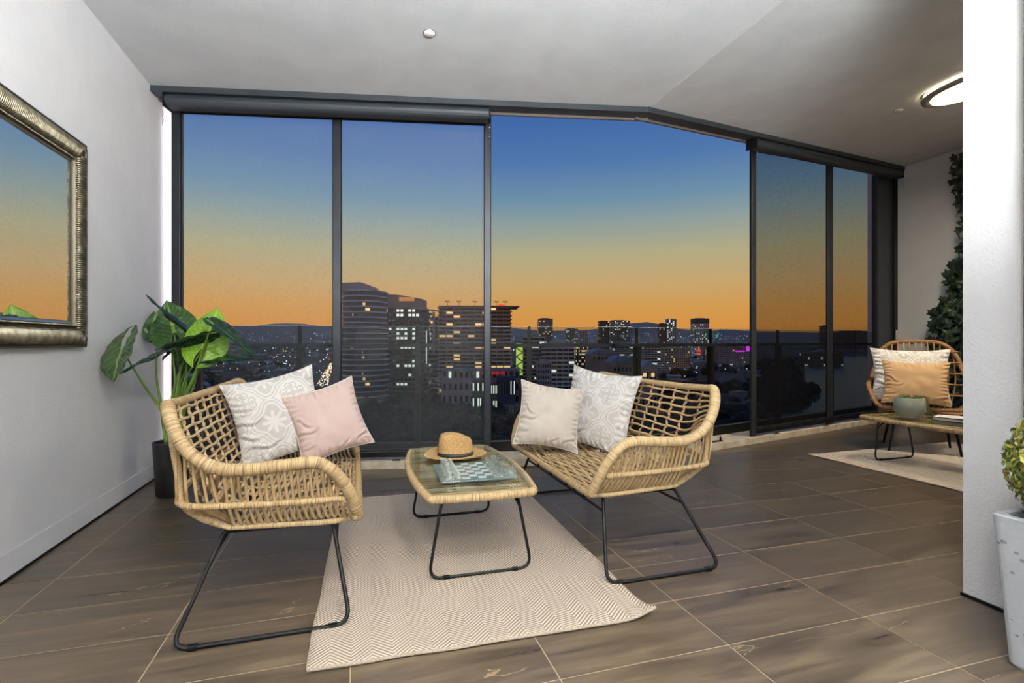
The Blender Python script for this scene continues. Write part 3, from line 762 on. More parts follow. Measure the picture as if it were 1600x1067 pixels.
# ------------------------------------------------------------------ hat
m_straw = M('woven_straw', (206, 170, 114), .8, col2=(168, 128, 76), scale=160, bump=.7, bscale=220, detail=2)
m_ribbon = M('black_ribbon', (24, 22, 24), .6)
def hat(loc, rz):
    r = empty('straw_hat', loc, rz, 'natural straw fedora hat with black ribbon on the chess table', 'hat')
    seg = 64; V = []; F = []; prof = []
    # brim edge -> crown base -> crown top, (radius, z)
    rings = [(.168, .030), (.166, .026), (.155, .018), (.13, .011), (.105, .007), (.094, .012), (.090, .03), (.088, .07), (.084, .098), (.077, .114), (.064, .121), (.042, .116), (.02, .106), (.001, .102)]
    for k_, (rr, z) in enumerate(rings):
        for k in range(seg):
            a = 2*PI*k/seg; x = math.cos(a)*rr; y = math.sin(a)*rr*(.90 if rr < .1 else .92)
            zz_ = z
            if k_ < 5: zz_ = .012+(z-.012)*(.55+.65*math.sin(a)**2*(1 if math.sin(a) > 0 else .3)-.25*abs(math.cos(a)))
            else:
                pinch = math.exp(-((y+.055)/.03)**2)*math.exp(-(abs(x)-.05)**2/.0009)
                zz_ -= .026*smooth((z-.06)/.05)*math.exp(-(y/.030)**2)*math.exp(-((x-.01)/.07)**2)
                zz_ -= .012*smooth((z-.05)/.05)*(x/.09)
                f = 1-.22*smooth((z-.04)/.06)*math.exp(-((a-4.1)/.35)**2)-.22*smooth((z-.04)/.06)*math.exp(-((a-5.3)/.35)**2)
                x *= f; y *= f
            V.append((x, y, zz_))
    n = len(rings)
    for i in range(n-1):
        for k in range(seg):
            l = (k+1) % seg; F.append((i*seg+l, i*seg+k, (i+1)*seg+k, (i+1)*seg+l))
    mb = MB(); mb.add(V, F, None, True)
    o = mb.build('crown_and_brim', m_straw, r); so = o.modifiers.new('t', 'SOLIDIFY'); so.thickness = .0035; so.offset = -1
    V = []; F = []
    for z, rr in ((.013, .0955), (.032, .0918)):
        for k in range(seg): a = 2*PI*k/seg; V.append((math.cos(a)*rr, math.sin(a)*rr*.905, z))
    for k in range(seg): l = (k+1) % seg; F.append((k, l, seg+l, seg+k))
    o = MB().add(V, F, None, True).build('ribbon_band', m_ribbon, r); so = o.modifiers.new('t', 'SOLIDIFY'); so.thickness = .002; so.offset = 1
    return r
hat((.515, 2.665, .385), .2)

# ------------------------------------------------------------------ chess set
m_cg = M('clear_glass_piece', (236, 244, 236), .08, trans=.82, ior=1.45); m_fg = M('frosted_glass_piece', (238, 244, 232), .45, trans=.45, ior=1.4)
m_bd = M('green_edge_glass_board', (206, 230, 222), .08, trans=.7, ior=1.45); m_sqf = M('frosted_square', (196, 210, 206), .6)
BW = .345; bx, by = .537, 2.345; bz = .3845
bd = empty('chess_board', (bx, by, bz), -.035, 'square glass chess board with frosted squares under the pieces', 'chess board')
MB().box(-BW/2, BW/2, -BW/2, BW/2, 0, .006).build('glass_plate', m_bd, bd, .0015)
SQ = (BW-.05)/8; sqm = MB().box(-SQ/2+.0006, SQ/2-.0006, -SQ/2+.0006, SQ/2-.0006, 0, .0006).mesh('frosted_square')
for i in range(8):
    for j in range(8):
        if (i+j) % 2 == 0: q = link('frosted_square', sqm, m_sqf, bd); q.location = ((i-3.5)*SQ, (j-3.5)*SQ, .0061)
PR = {
 'pawn': ([(.0105, 0), (.0105, .004), (.0065, .007), (.0045, .014), (.0065, .018), (.0045, .020), (.0062, .025), (.0045, .030), (.0, .0315)], 1),
 'rook': ([(.012, 0), (.012, .005), (.0075, .009), (.0065, .022), (.0095, .026), (.0095, .035), (.006, .035), (.006, .032), (.0, .032)], 1),
 'knight': ([(.012, 0), (.012, .005), (.0075, .009), (.006, .018), (.0075, .022)], 1),
 'bishop': ([(.012, 0), (.012, .005), (.0075, .009), (.0048, .024), (.008, .027), (.0052, .029), (.007, .036), (.0045, .043), (.002, .046), (.0, .0465)], 1),
 'queen': ([(.013, 0), (.013, .005), (.008, .010), (.0052, .030), (.009, .033), (.0055, .035), (.0095, .048), (.006, .046), (.003, .050), (.0, .051)], 1),
 'king': ([(.013, 0), (.013, .005), (.008, .010), (.0056, .032), (.0095, .036), (.006, .038), (.0092, .050), (.0075, .053), (.0, .054)], 1)}
pm = {}
for k, (pf, _) in PR.items():
    mb = MB().lathe([(r_*1.3, z_) for r_, z_ in pf], 14)
    if k == 'knight':
        mb.tube(spline([(0, -.001, .020), (0, .004, .028), (0, .002, .036), (0, -.004, .038), (0, -.010, .033)], 4), [.0065]*5+[.006]*4+[.0055]*4+[.004]*4, 8)
        mb.tube([(0, .003, .036), (0, .004, .043)], [.003, .001], 6)
    if k == 'king': mb.tube([(0, 0, .053), (0, 0, .063)], .0014, 6); mb.tube([(-.0035, 0, .059), (.0035, 0, .059)], .0014, 6)
    pm[k] = {c_: mb.mesh('chess_'+k) for c_ in ('clear', 'frosted')}
back = ['rook', 'knight', 'bishop', 'queen', 'king', 'bishop', 'knight', 'rook']
ordn = ['nearest', 'second from the near side', 'third from the near side', 'fourth from the near side', 'fourth from the far side', 'third from the far side', 'second from the far side', 'farthest']
ca, sa = math.cos(-.035), math.sin(-.035)
for side_, mt, c0, c1 in (('frosted', m_fg, 0, 1), ('clear', m_cg, 7, 6)):
    for j in range(8):
        for col_, kind in ((c0, back[j]), (c1, 'pawn')):
            lx, ly = (col_-3.5)*SQ, (j-3.5)*SQ
            lb = f'{side_} glass chess {kind}, {ordn[j]} in its row'
            if kind in ('king', 'queen'): lb = f'{side_} glass chess {kind} in the middle of the {"left" if side_=="frosted" else "right"} back row'
            if kind == 'rook': lb = f'{side_} glass chess rook at the {"near" if j == 0 else "far"} corner of the board'
            q = link('chess_'+kind, pm[kind][side_], mt); q.location = (bx+lx*ca-ly*sa, by+lx*sa+ly*ca, bz+.0069); q.rotation_euler = (0, 0, PI/2 if side_ == 'frosted' else -PI/2)
            setp(q, lb, 'chess piece', 'chess pieces on the glass board')

# ------------------------------------------------------------------ mirror on the left wall
m_frame = M('champagne_silver_frame', (172, 164, 140), .28, .9, col2=(120, 112, 92), scale=30)
m_framed = M('dark_pewter_edge', (92, 86, 72), .4, .8)
m_mirror = M('mirror_glass', (235, 238, 240), .01, 1, col2=(235, 238, 240))
mx0 = -1.40; my0, my1, mz0, mz1 = 1.55, 3.215, .972, 2.045; FW = .135
mr = empty('wall_mirror', (mx0, my1, mz0), 0, 'wide wall mirror in a reeded champagne silver frame on the left wall', 'mirror')
Minv = Matrix.Translation(mr.location).inverted()
MB().box(mx0+.004, mx0+.018, my0+FW-.01, my1-FW+.01, mz0+FW-.01, mz1-FW+.01, M=Minv).build('mirror_glass', m_mirror, mr)
# cross-section of the frame: (distance in from the outer edge, height off the wall)
SEC = [(0, .004), (0, .030), (.006, .036), (.012, .036), (.016, .030), (.030, .046), (.055, .050), (.080, .042), (.098, .026), (.104, .026), (.108, .034), (.116, .034), (.120, .022), (.135, .018), (.135, .008)]
def frame_pt(side, t, d, h):          # mitred frame
    W_, H_ = my1-my0, mz1-mz0
    if side == 0: return (mx0+h, my0+d+(W_-2*d)*t, mz0+d)
    if side == 1: return (mx0+h, my1-d, mz0+d+(H_-2*d)*t)
    if side == 2: return (mx0+h, my1-d-(W_-2*d)*t, mz1-d)
    return (mx0+h, my0+d, mz1-d-(H_-2*d)*t)
for side in range(4):
    V = [frame_pt(side, t, d, h_) for t in (0, 1) for d, h_ in SEC]; n = len(SEC)
    o = MB().add(V, [(i, i+1, n+i+1, n+i) for i in range(n-1)], M=Minv).build('frame_side', m_framed, mr)
    ln = (my1-my0) if side in (0, 2) else (mz1-mz0)
    mb = MB(); N_ = int(ln/.0105)
    for k in range(N_):                # reeds running across the sloped face
        t = (k+.5)/N_; pts = []
        for d, h_ in ((.017, .030), (.030, .045), (.055, .050), (.080, .043), (.097, .027)):
            q = Vector(frame_pt(side, t, 0, h_)); pos = t*ln
            if pos < d or ln-pos < d: continue
            c_ = {0: (0, 0, 1), 1: (0, -1, 0), 2: (0, 0, -1), 3: (0, 1, 0)}[side]
            pts.append(q+Vector(c_)*d)
        if len(pts) >= 2: mb.tube(pts, .0052, 6)
    q = MB(); q.v = mb.v; q.f = mb.f; q.uv = mb.uv; q.sm = mb.sm; q.n = mb.n
    q.v = [tuple(Minv @ Vector(p)) for p in q.v]; o = q.build('reeding', m_frame, mr); o['kind'] = 'stuff'
    mb = MB(); N_ = int((ln-.22)/.0115)
    for k in range(N_):
        t = (k+.5)/N_; p = Vector(frame_pt(side, t, .112, .036)); mb.lathe([(0, -.0045), (.004, -.003), (.005, 0), (.004, .003), (0, .0045)], 6, M=Minv @ Matrix.Translation(p))
    o = mb.build('bead_row', m_frame, mr); o['kind'] = 'stuff'
    V = [frame_pt(side, t, d, h_) for t in (0, 1) for d, h_ in ((.120, .023), (.132, .019))]
    MB().add(V, [(0, 1, 3, 2)], M=Minv).build('inner_lip', m_chrome, mr)

# ------------------------------------------------------------------ leafy plant by the left jamb
pot = empty('plant_pot', (-1.15, 3.80, 0), 0, 'black round plant pot in the left corner behind the loveseat', 'plant pot')
MB().lathe([(.0, .0), (.086, 0), (.090, .01), (.108, .34), (.111, .348), (.104, .348), (.101, .33), (.0, .33)], 32).build('pot_body', M('black_pot', (18, 18, 19), .45), pot)
MB().lathe([(.100, .325), (.09, .332), (.0, .335)], 20).build('soil', M('dark_soil', (40, 30, 22), .95, bump=.6), pot)
def leaf_material(name, c1, c2, vein, rough=.35, tr=0):
    m = M(name, c1, rough, col2=c2, scale=9); n = m.node_tree; b = n.nodes['Principled BSDF']
    src = b.inputs['Base Color'].links[0].from_socket
    a = nd(m, 'ShaderNodeVertexColor', layer_name='vein'); mx = nd(m, 'ShaderNodeMix', data_type='RGBA'); lk(m, a.outputs[0], mx.inputs[0]); lk(m, src, mx.inputs[6]); mx.inputs[7].default_value = lin(vein); lk(m, mx.outputs[2], b.inputs['Base Color'])
    return m
m_lf1 = leaf_material('bright_leaf', (112, 152, 24), (88, 130, 18), (168, 190, 70), .4)
m_lf2 = leaf_material('mid_green_leaf', (36, 76, 20), (26, 58, 16), (120, 150, 60), .35)
m_lf3 = leaf_material('dark_glossy_leaf', (18, 48, 28), (12, 36, 22), (60, 92, 50), .25)
m_lf4 = leaf_material('olive_vein_leaf', (38, 66, 26), (26, 50, 20), (140, 160, 80), .35)
m_stem = M('green_stem', (104, 136, 44), .45, col2=(78, 112, 36))
plant = empty('elephant_ear_plant', (-1.15, 3.80, .336), 0, 'big leafy green elephant ear plant in the black pot by the left wall', 'plant')
pinv = Matrix.Translation(plant.location).inverted()
def leaf(base, tip, W, side_hint, mat, fold=.25, droop=.12, lobes=.22):
    base, tip = Vector(base), Vector(tip); L = (tip-base).length; d = (tip-base)/L
    s = Vector(side_hint); s = (s-d*s.dot(d)).normalized(); n = d.cross(s)
    NA, NBq = 96, 44; V = []; F = []; C = []
    for i in range(NA+1):
        a = i/NA                                   # 0 at the back of the lobes, 1 at the tip
        x = -lobes+(1+lobes)*a
        if x < 0: w0 = .55+.45*math.sqrt(max(0, 1-(x/-lobes)**2)) * .9; inner = .30*(-x/lobes)**.7
        else: w0 = (1-x**1.7)**.75*(1+.12*math.sin(x*PI)); inner = 0
        w0 *= (1 if x >= 0 else math.sqrt(max(0.02, 1-((-x)/lobes)**2.2)))
        for k in range(NBq+1):
            q = -1+2*k/NBq; qq = math.copysign(inner+(1-inner)*abs(q), q) if q else 0.0
            yy = qq*w0*W/2; xx = x*L*(1) + .10*L*abs(q)*(-.3 if x > 0 else 0)
            rip = .0035*math.sin(x*17+abs(q)*5)*abs(q)+.006*noise.noise(Vector((x*6, q*4, W*30)))
            z = fold*abs(yy)-droop*L*(x*x)*1.0+rip
            V.append(tuple(pinv @ (base+d*xx+s*yy+n*z)))
            ve = 1 if abs(q) < .05 else 0
            vv_ = (x-abs(q)*.42)*8; fr_ = abs(vv_-round(vv_)); ve = max(ve, 1-fr_/.07 if fr_ < .07 else 0)
            C.append(ve*.85)
    for i in range(NA):
        for k in range(NBq):
            if i < int(NA*lobes/(1+lobes)) and k in (NBq//2-1, NBq//2): continue
            a_ = i*(NBq+1)+k; F.append((a_, a_+1, a_+NBq+2, a_+NBq+1))
    me = bpy.data.meshes.new('leaf'); me.from_pydata(V, [], F); me.polygons.foreach_set('use_smooth', [True]*len(F))
    at = me.color_attributes.new('vein', 'FLOAT_COLOR', 'POINT'); buf = np.ones((len(V), 4), np.float32); buf[:, :3] = np.array(C)[:, None]; at.data.foreach_set('color', buf.ravel()); me.update()
    o = link('leaf', me, mat, plant); so = o.modifiers.new('t', 'SOLIDIFY'); so.thickness = .0012
    return base
RT = Vector((cY, -sY, 0)); UPV = Vector((0, 0, 1)); FW_ = Vector((sY, cY, 0))
def lf(b, bd_, t, td, W, hint, mat, **k): return leaf(P(b[0], b[1], bd_), P(t[0], t[1], td), W, hint, mat, **k)
bases = []
bases.append(lf((190, 546), 2.90, (172, 594), 2.76, .22, RT*.9+UPV*.35-FW_*.1, m_lf4, fold=.15, droop=.1, lobes=.9))
bases.append(lf((268, 540), 3.20, (180, 574), 2.88, .16, FW_*.9+UPV*.25, m_lf3, fold=.2, droop=-.12))
bases.append(lf((305, 517), 3.35, (224, 463), 3.25, .17, FW_*.8-UPV*.45, m_lf3, fold=.35, droop=.05))
bases.append(lf((272, 520), 3.45, (262, 472), 3.55, .30, RT*.95+FW_*.2, m_lf2, fold=.12, droop=.1, lobes=.5))
bases.append(lf((246, 528), 3.5, (238, 488), 3.55, .16, RT*.5+FW_*.8, m_lf2, fold=.2))
bases.append(lf((290, 512), 3.55, (262, 480), 3.6, .22, RT*.7+FW_*.5, m_lf2, fold=.2))
bases.append(lf((316, 545), 3.20, (342, 481), 3.26, .27, RT*.9+UPV*.25+FW_*.2, m_lf1, fold=.12, droop=.05, lobes=.45))
bases.append(lf((334, 507), 3.15, (398, 553), 3.0, .11, FW_*.85+UPV*.3+RT*.15, m_lf3, fold=.4, droop=.02))
bases.append(lf((326, 556), 3.3, (400, 550), 3.1, .22, FW_*.85+UPV*.45, m_lf3, fold=.15, droop=.12))
bases.append(lf((326, 520), 3.12, (240, 541), 3.05, .16, FW_*.9-UPV*.25, m_lf3, fold=.3, droop=-.08))
bases.append(lf((300, 558), 3.45, (345, 562), 3.3, .22, FW_*.8+UPV*.5, m_lf2, fold=.15, droop=.1))
bases.append(lf((314, 552), 3.5, (318, 573), 3.48, .12, RT, m_lf1, fold=.1))
bases.append(lf((300, 540), 3.5, (282, 575), 3.4, .22, RT*.9+FW_*.3, m_lf2, fold=.2))
bases.append(lf((290, 535), 3.3, (250, 560), 3.25, .24, RT*.7-FW_*.4+UPV*.3, m_lf3, fold=.2, droop=.1))
for i, b in enumerate(bases):
    a = i*2.4; root = Vector((-1.15+.035*math.cos(a), 3.80+.035*math.sin(a), .33))
    mid = root.lerp(b, .55)+Vector((0, 0, .06))+(RT*.03 if i % 2 else RT*-.03)
    pts = spline([root, root.lerp(mid, .5)+Vector((0, 0, .03)), mid, b], 8); n = len(pts)
    MB().tube([pinv @ Vector(p) for p in pts], np.linspace(.0115, .0045, n), 8).build('stem', m_stem, plant)

# ------------------------------------------------------------------ topiary planter on the right
m_conc = M('pitted_concrete', (186, 190, 194), .85, bump=.25, bscale=60, col2=(176, 180, 184))
def pits(m):
    b = m.node_tree.nodes['Principled BSDF']; t = nd(m, 'ShaderNodeTexCoord'); mp = nd(m, 'ShaderNodeMapping'); mp.inputs['Scale'].default_value = (26, 26, 40); lk(m, t.outputs['Object'], mp.inputs[0])
    v = nd(m, 'ShaderNodeTexVoronoi'); v.inputs['Scale'].default_value = 1; lk(m, mp.outputs[0], v.inputs[0])
    nz = nd(m, 'ShaderNodeTexNoise'); nz.inputs['Scale'].default_value = 9; lk(m, t.outputs['Object'], nz.inputs[0])
    f = math_(m, 'MULTIPLY', math_(m, 'LESS_THAN', v.outputs['Distance'], .24), math_(m, 'GREATER_THAN', nz.outputs[0], .50))
    src = b.inputs['Base Color'].links[0].from_socket; mx = nd(m, 'ShaderNodeMix', data_type='RGBA'); lk(m, f, mx.inputs[0]); lk(m, src, mx.inputs[6]); mx.inputs[7].default_value = lin((120, 120, 118)); lk(m, mx.outputs[2], b.inputs['Base Color'])
pits(m_conc)
pt = empty('concrete_planter', (2.095, .905, 0), 0, 'tall tapered pale concrete planter at the right edge, in front of the pier', 'planter')
def sq(h, z, r_=.03): return [(p.x, p.y, z) for p in rounded([(-h, -h, z), (h, -h, z), (h, h, z), (-h, h, z)], r_, 5)]
mb = MB(); rings = [sq(.150, 0), sq(.158, .012), sq(.185, .45), sq(.186, .462), sq(.180, .466), sq(.160, .466), sq(.156, .44), sq(.15, .42)]
n = len(rings[0]); V = [p for r_ in rings for p in r_]; F = [(i*n+k, i*n+(k+1) % n, (i+1)*n+(k+1) % n, (i+1)*n+k) for i in range(len(rings)-1) for k in range(n)]+[tuple(range(n))[::-1], tuple((len(rings)-1)*n+k for k in range(n))]
mb.add(V, F, None, False).build('planter_body', m_conc, pt)
MB().lathe([(.0, .41), (.15, .42), (.1, .432), (0, .436)], 20).build('soil', MATS['dark_soil'], pt)
tp = empty('topiary_ball', (2.075, .915, .436), 0, 'round clipped boxwood ball of olive green leaves in the concrete planter', 'topiary')
MB().tube([(0, 0, 0), (.004, 0, .1), (0, 0, .2)], .012, 8).build('trunk', M('brown_twig', (84, 64, 44), .8), tp)
MB().lathe([(0, .03), (.10, .06), (.155, .13), (.165, .19), (.15, .26), (.10, .32), (0, .345)], 20).build('inner_foliage', M('dark_inner_foliage', (38, 44, 20), .9), tp)
def leafquad(mb, p, n_, size, tw, asp=.55):
    n_ = n_.normalized(); t = n_.cross(Vector((math.sin(tw), math.cos(tw), .3))).normalized(); b = n_.cross(t)
    mb.add([p-t*size, p+b*size*asp+n_*size*.12, p+t*size, p-b*size*asp+n_*size*.12], [(0, 1, 2, 3)])
def foliage(name, mats, parent, gen, N):
    mbs = [MB() for _ in mats]
    for i in range(N): p, n_, s_ = gen(); leafquad(random.choice(mbs), p, n_, s_, random.uniform(0, 6.28))
    for mb, mt in zip(mbs, mats): o = mb.build(name, mt, parent); o['kind'] = 'stuff'
m_bx = [M('olive_box_leaf', (128, 130, 48), .5), M('green_box_leaf', (88, 104, 36), .5), M('grey_box_leaf', (104, 106, 66), .55), M('yellow_box_leaf', (166, 158, 66), .5)]
def gball():
    d = Vector((random.gauss(0, 1), random.gauss(0, 1), random.gauss(0, 1))).normalized()
    return Vector((0, 0, .19))+d*random.uniform(.165, .205), (d+Vector((random.gauss(0, .5), random.gauss(0, .5), random.gauss(0, .5)))), random.uniform(.009, .014)
foliage('clipped_leaves', m_bx, tp, gball, 6500)

# ------------------------------------------------------------------ far seating group beyond the pier
def make_armchair():
    r = empty('rattan_armchair', (0, 0, 0))
    m_r2 = rope_material('brown_wrapped_rattan', (178, 134, 82), (146, 104, 58), (88, 60, 32)); m_c2 = rope_material('brown_cane', (176, 134, 84), (150, 110, 62), (96, 66, 38), 9, 1)
    half = [(-.04, -.30, .40), (-.03, -.345, .43), (.02, -.385, .52), (.09, -.395, .585), (.20, -.385, .60), (.30, -.36, .63), (.37, -.33, .72), (.42, -.30, .84), (.45, -.24, .94), (.47, -.13, .99)]
    full = half+[(a, -b, c_) for a, b, c_ in half[::-1]]
    pts = resample(spline(full, 8), .004); MB().tube(pts, .019, 10, ridge=(.009, .10, 1)).build('arm_rim', m_r2, r)
    MB().tube(resample(spline([(-.04, -.30, .40), (-.05, 0, .40), (-.04, .30, .40)], 8), .004), .017, 10, ridge=(.01, .1, 1)).build('front_rail', m_r2, r)
    MB().tube(rounded([(-.02, -.27, .33), (.38, -.25, .33), (.38, .25, .33), (-.02, .27, .33)], .1, 6), .011, 8, closed=True).build('base_rail', m_r2, r)
    MB().tube(spline([(0, -.35, .47), (.2, -.365, .48), (.36, -.31, .50), (.40, 0, .50), (.36, .31, .50), (.2, .365, .48), (0, .35, .47)], 8), .010, 8).build('middle_hoop', m_r2, r)
    for i in range(15):
        uc = -.01+.024*i
        one = [(uc+.03, -.385, .55+.0*i if i > 1 else .50), (uc+.02, -.36, .47), (uc, -.30, .385), (uc, -.24, .365)]
        MB().tube(spline(one+[(uc, 0, .36)]+[(a, -b, c_) for a, b, c_ in one[::-1]], 5), .0055, 6).build('cane', m_c2, r)
    for k in range(13):
        v = -.27+.045*k; top = .985-.9*max(0, abs(v)-.12)**1.4
        MB().tube(spline([(.33, v*.85, .37), (.37, v*.95, .46), (.40, v*1.05, .65), (.45, v, top)], 5), .0055, 6).build('cane', m_c2, r)
    for z in (.5, .6, .7, .8, .9): MB().tube(spline([(.30+.12*(z-.5), -.33+.12*max(0, z-.6), z), (.38+.14*(z-.5), 0, z), (.30+.12*(z-.5), .33-.12*max(0, z-.6), z)], 8), .006, 6).build('rib', m_c2, r)
    for sx, sy in ((0, -1), (0, 1), (1, -1), (1, 1)):
        o = MB().tube([((.03, .33)[sx], sy*.20, .335), ((-.02, .42)[sx], sy*.25, .004)], [.013, .009], 10).build('leg', m_black, r)
    MB().tube([(.0, -.21, .30), (.0, .21, .30)], .008, 8).build('leg_brace', m_black, r); MB().tube([(.36, -.21, .30), (.36, .21, .30)], .008, 8).build('leg_brace', m_black, r)
    return r
ac = make_armchair(); AN = math.atan2(.77, .63); ac.location = (4.84, 3.24, .008); ac.rotation_euler = (0, 0, rad(42))
ac.scale = (1.0,)*3
setp(ac, 'brown rattan armchair on black legs beyond the white pier, two cushions on it', 'chair')
place_c('printed_cushion', pr_me, pr_ring, m_print, P(1421, 586, 4.66), rad(-47), rad(-12), rad(1), 'tracery print cushion standing on the far armchair', None, (1.27, 1.05, 1.08))['group'] = 'tracery print cushions'
place_c('plain_cushion', tn_me, tn_ring, m_tan, P(1430, 598, 4.50), rad(-44), rad(-12), rad(2), 'plain tan cushion propped in front of the print cushion on the far armchair')
# sage pot with trailing grass
vp = empty('ceramic_pot', (P(1421, 640, 4.15).x, P(1421, 640, 4.15).y, .385), 0, 'faceted sage grey ceramic pot on the far coffee table', 'pot')
MB().lathe([(.0, 0), (.072, 0), (.076, .004), (.108, .055), (.112, .062), (.098, .155), (.094, .158), (.088, .154), (.1, .06), (.0, .05)], 40).build('pot_body', M('sage_glazed_ceramic', (146, 152, 138), .28, col2=(132, 138, 124)), vp)
gr = empty('trailing_grass_plant', (vp.location.x, vp.location.y, .48), 0, 'thin green grassy plant in the sage pot, strands trailing to the table', 'plant')
MB().lathe([(0, .04), (.085, .045), (.0, .062)], 16).build('moss_mound', M('moss', (74, 84, 44), .95, bump=.8), gr)
m_gr = [M('grass_blade', (104, 124, 62), .6), M('dark_grass_blade', (60, 84, 44), .6)]
for g_ in range(46):
    a = random.uniform(0, 6.28); rr = random.uniform(.02, .085); p0_ = (math.cos(a)*rr*.5, math.sin(a)*rr*.5, .05)
    MB().tube(spline([p0_, (math.cos(a)*rr, math.sin(a)*rr, .05+random.uniform(.01, .04)), (math.cos(a+.3)*(rr+.02), math.sin(a+.3)*(rr+.02), .055)], 4), .0016, 4).build('grass_blade', m_gr[g_ % 2], gr)
for g_ in range(16):
    a = random.uniform(-1.2, .1); R1 = .10; x1, y1 = math.cos(a), math.sin(a)
    MB().tube(spline([(x1*.05, y1*.05, .06), (x1*.105, y1*.105, .075), (x1*.125, y1*.125, .0), (x1*.14+random.uniform(-.01, .02), y1*.14, -.07), (x1*random.uniform(.15, .21), y1*.17+random.uniform(-.03, .03), -.088)], 4), .002, 4).build('trailing_strand', m_gr[g_ % 2], gr)
bk = empty('stacked_book', (4.47, 2.76, .385), .2, 'black covered book lying flat on the far coffee table', 'book')
MB().box(-.09, .09, -.12, .12, 0, .004).build('cover', m_black, bk); MB().box(-.085, .088, -.116, .116, .004, .022).build('page_block', M('paper_pages', (226, 222, 210), .9), bk); MB().box(-.09, .09, -.12, .12, .022, .026).build('cover', m_black, bk)
npk = empty('folded_paper', (4.455, 2.78, .4115), .35, 'folded white paper napkin lying on the black book', 'napkin')
V = []; F = []
for j in range(13):
    for i in range(13):
        x = -.085+.17*i/12; y = -.10+.2*j/12; V.append((x, y, .004+.006*abs(noise.noise(Vector((x*20, y*20, 0))))+.01*max(0, -x-.05)))
for j in range(12):
    for i in range(12): a = j*13+i; F.append((a, a+1, a+14, a+13))
o = MB().add(V, F, None, True).build('paper_sheet', M('white_paper', (238, 236, 232), .9), npk); so = o.modifiers.new('t', 'SOLIDIFY'); so.thickness = .003

# climbing ivy on the far right wall
iv = empty('climbing_ivy', (6.58, 4.1, 0), 0, 'tall dark green ivy screen climbing the far right wall', 'ivy')
m_iv = [M('dark_ivy_leaf', (34, 54, 36), .5), M('mid_ivy_leaf', (50, 74, 48), .5), M('deep_ivy_leaf', (22, 38, 26), .5)]
ivm = []
for mt in m_iv:
    mb = MB(); pts_ = [(0, -.05), (.022, -.038), (.048, -.030), (.034, -.004), (.05, .022), (.02, .026), (0, .062), (-.02, .026), (-.05, .022), (-.034, -.004), (-.048, -.03), (-.022, -.038)]
    V = [(0, 0, .008)]+[(x, y, -.004 if k % 2 else .0) for k, (x, y) in enumerate(pts_)]
    mb.add(V, [(0, k+1, (k+1) % 12+1) for k in range(12)]); me = mb.mesh('ivy_leaf'); me.materials.append(mt); ivm.append(me)
def ivy_edge(z):           # how far the ivy reaches towards the glazing at height z
    return float(np.interp(z, [0, .55, .9, 1.3, 1.75, 2.1, 2.35, 2.65, 2.95, 3.2], [.42, .36, .33, .27, .17, .07, .03, .10, .15, .05]))
ibase = 3.94
for k in range(4):
    pts = spline([(-.01, ibase-4.1+random.uniform(-.3, .1), .05), (-.005, ibase-4.1+random.uniform(-.1, .1), 1.1), (0, ibase-4.1+random.uniform(-.1, .05), 2.2), (0, ibase-4.1+random.uniform(-.05, .1), 3.08)], 12)
    MB().tube(pts, .006, 6).build('vine_stem', MATS['brown_twig'], iv)
cnt = 0; extra = [MB() for _ in m_iv]
for k in range(1500):
    z = random.uniform(.15, 3.1); y = ibase-.45+random.random()**.8*(.45+ivy_edge(z)); dense = z < 1.9 or random.random() < .75
    if not dense: continue
    x = -random.uniform(.0, .10+.10*(z < 1.5)); Mx = Matrix.Translation((x, y-4.1, z)) @ Euler((random.gauss(1.3, .5), random.gauss(0, .4), -PI/2+random.gauss(0, .7))).to_matrix().to_4x4() @ Matrix.Scale(random.uniform(.7, 1.25), 4)
    if cnt < 290 and y > ibase-.15:
        q = link('ivy_leaf', random.choice(ivm), None, iv); q.matrix_local = Mx; cnt += 1
    else:
        i = random.randrange(3); extra[i].add([tuple(v.co) for v in ivm[i].vertices], [tuple(p.vertices) for p in ivm[i].polygons], M=Mx)
for mb, mt in zip(extra, m_iv):
    if mb.n: o = mb.build('ivy_foliage', mt, iv); o['kind'] = 'stuff'

# ------------------------------------------------------------------ city beyond
GZ = -44.0
def dep(py): return (H-GZ)*FOC/(py-CY)            # distance of a ground point seen at row py
m_gnd = M('dark_city_ground', (34, 36, 36), .95, col2=(22, 24, 24), scale=.02, coords='Object')
g = BX(-9000, 9000, 60, 14000, GZ-1, GZ).build('ground', m_gnd); g['kind'] = 'structure'
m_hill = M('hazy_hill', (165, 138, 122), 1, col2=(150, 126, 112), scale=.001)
def hills(name, D0, prof, seed):
    V = []; F = []
    xs_ = np.linspace(prof[0][0], prof[-1][0], 120)
    for i, px in enumerate(xs_):
        yy = np.interp(px, [p[0] for p in prof], [p[1] for p in prof])+.8*noise.noise(Vector((px*.05, seed, 0)))
        for k, (dd, t) in enumerate(((0, 0), (600, .7), (1200, 1), (2400, .5), (3600, 0))):
            p = PG(px, D0+dd, 0); top = H+(CY-yy)/FOC*(D0+1200)
            V.append((p.x, p.y, GZ+(top-GZ)*t))
    for i in range(119):
        for k in range(4): a = i*5+k; F.append((a, a+5, a+6, a+1))
    o = MB().add(V, F, None, True).build(name, m_hill); o['kind'] = 'structure'
hills('hill_range', 5200, [(-500, 512), (150, 511), (330, 508), (400, 509), (432, 504.5), (470, 505), (500, 509), (620, 511), (800, 512), (835, 516), (900, 517), (950, 512), (985, 505), (1000, 502.5), (1025, 504), (1050, 512), (1075, 516), (1110, 517), (1135, 514), (1170, 517), (1300, 520), (1500, 519), (2400, 520)], 2)

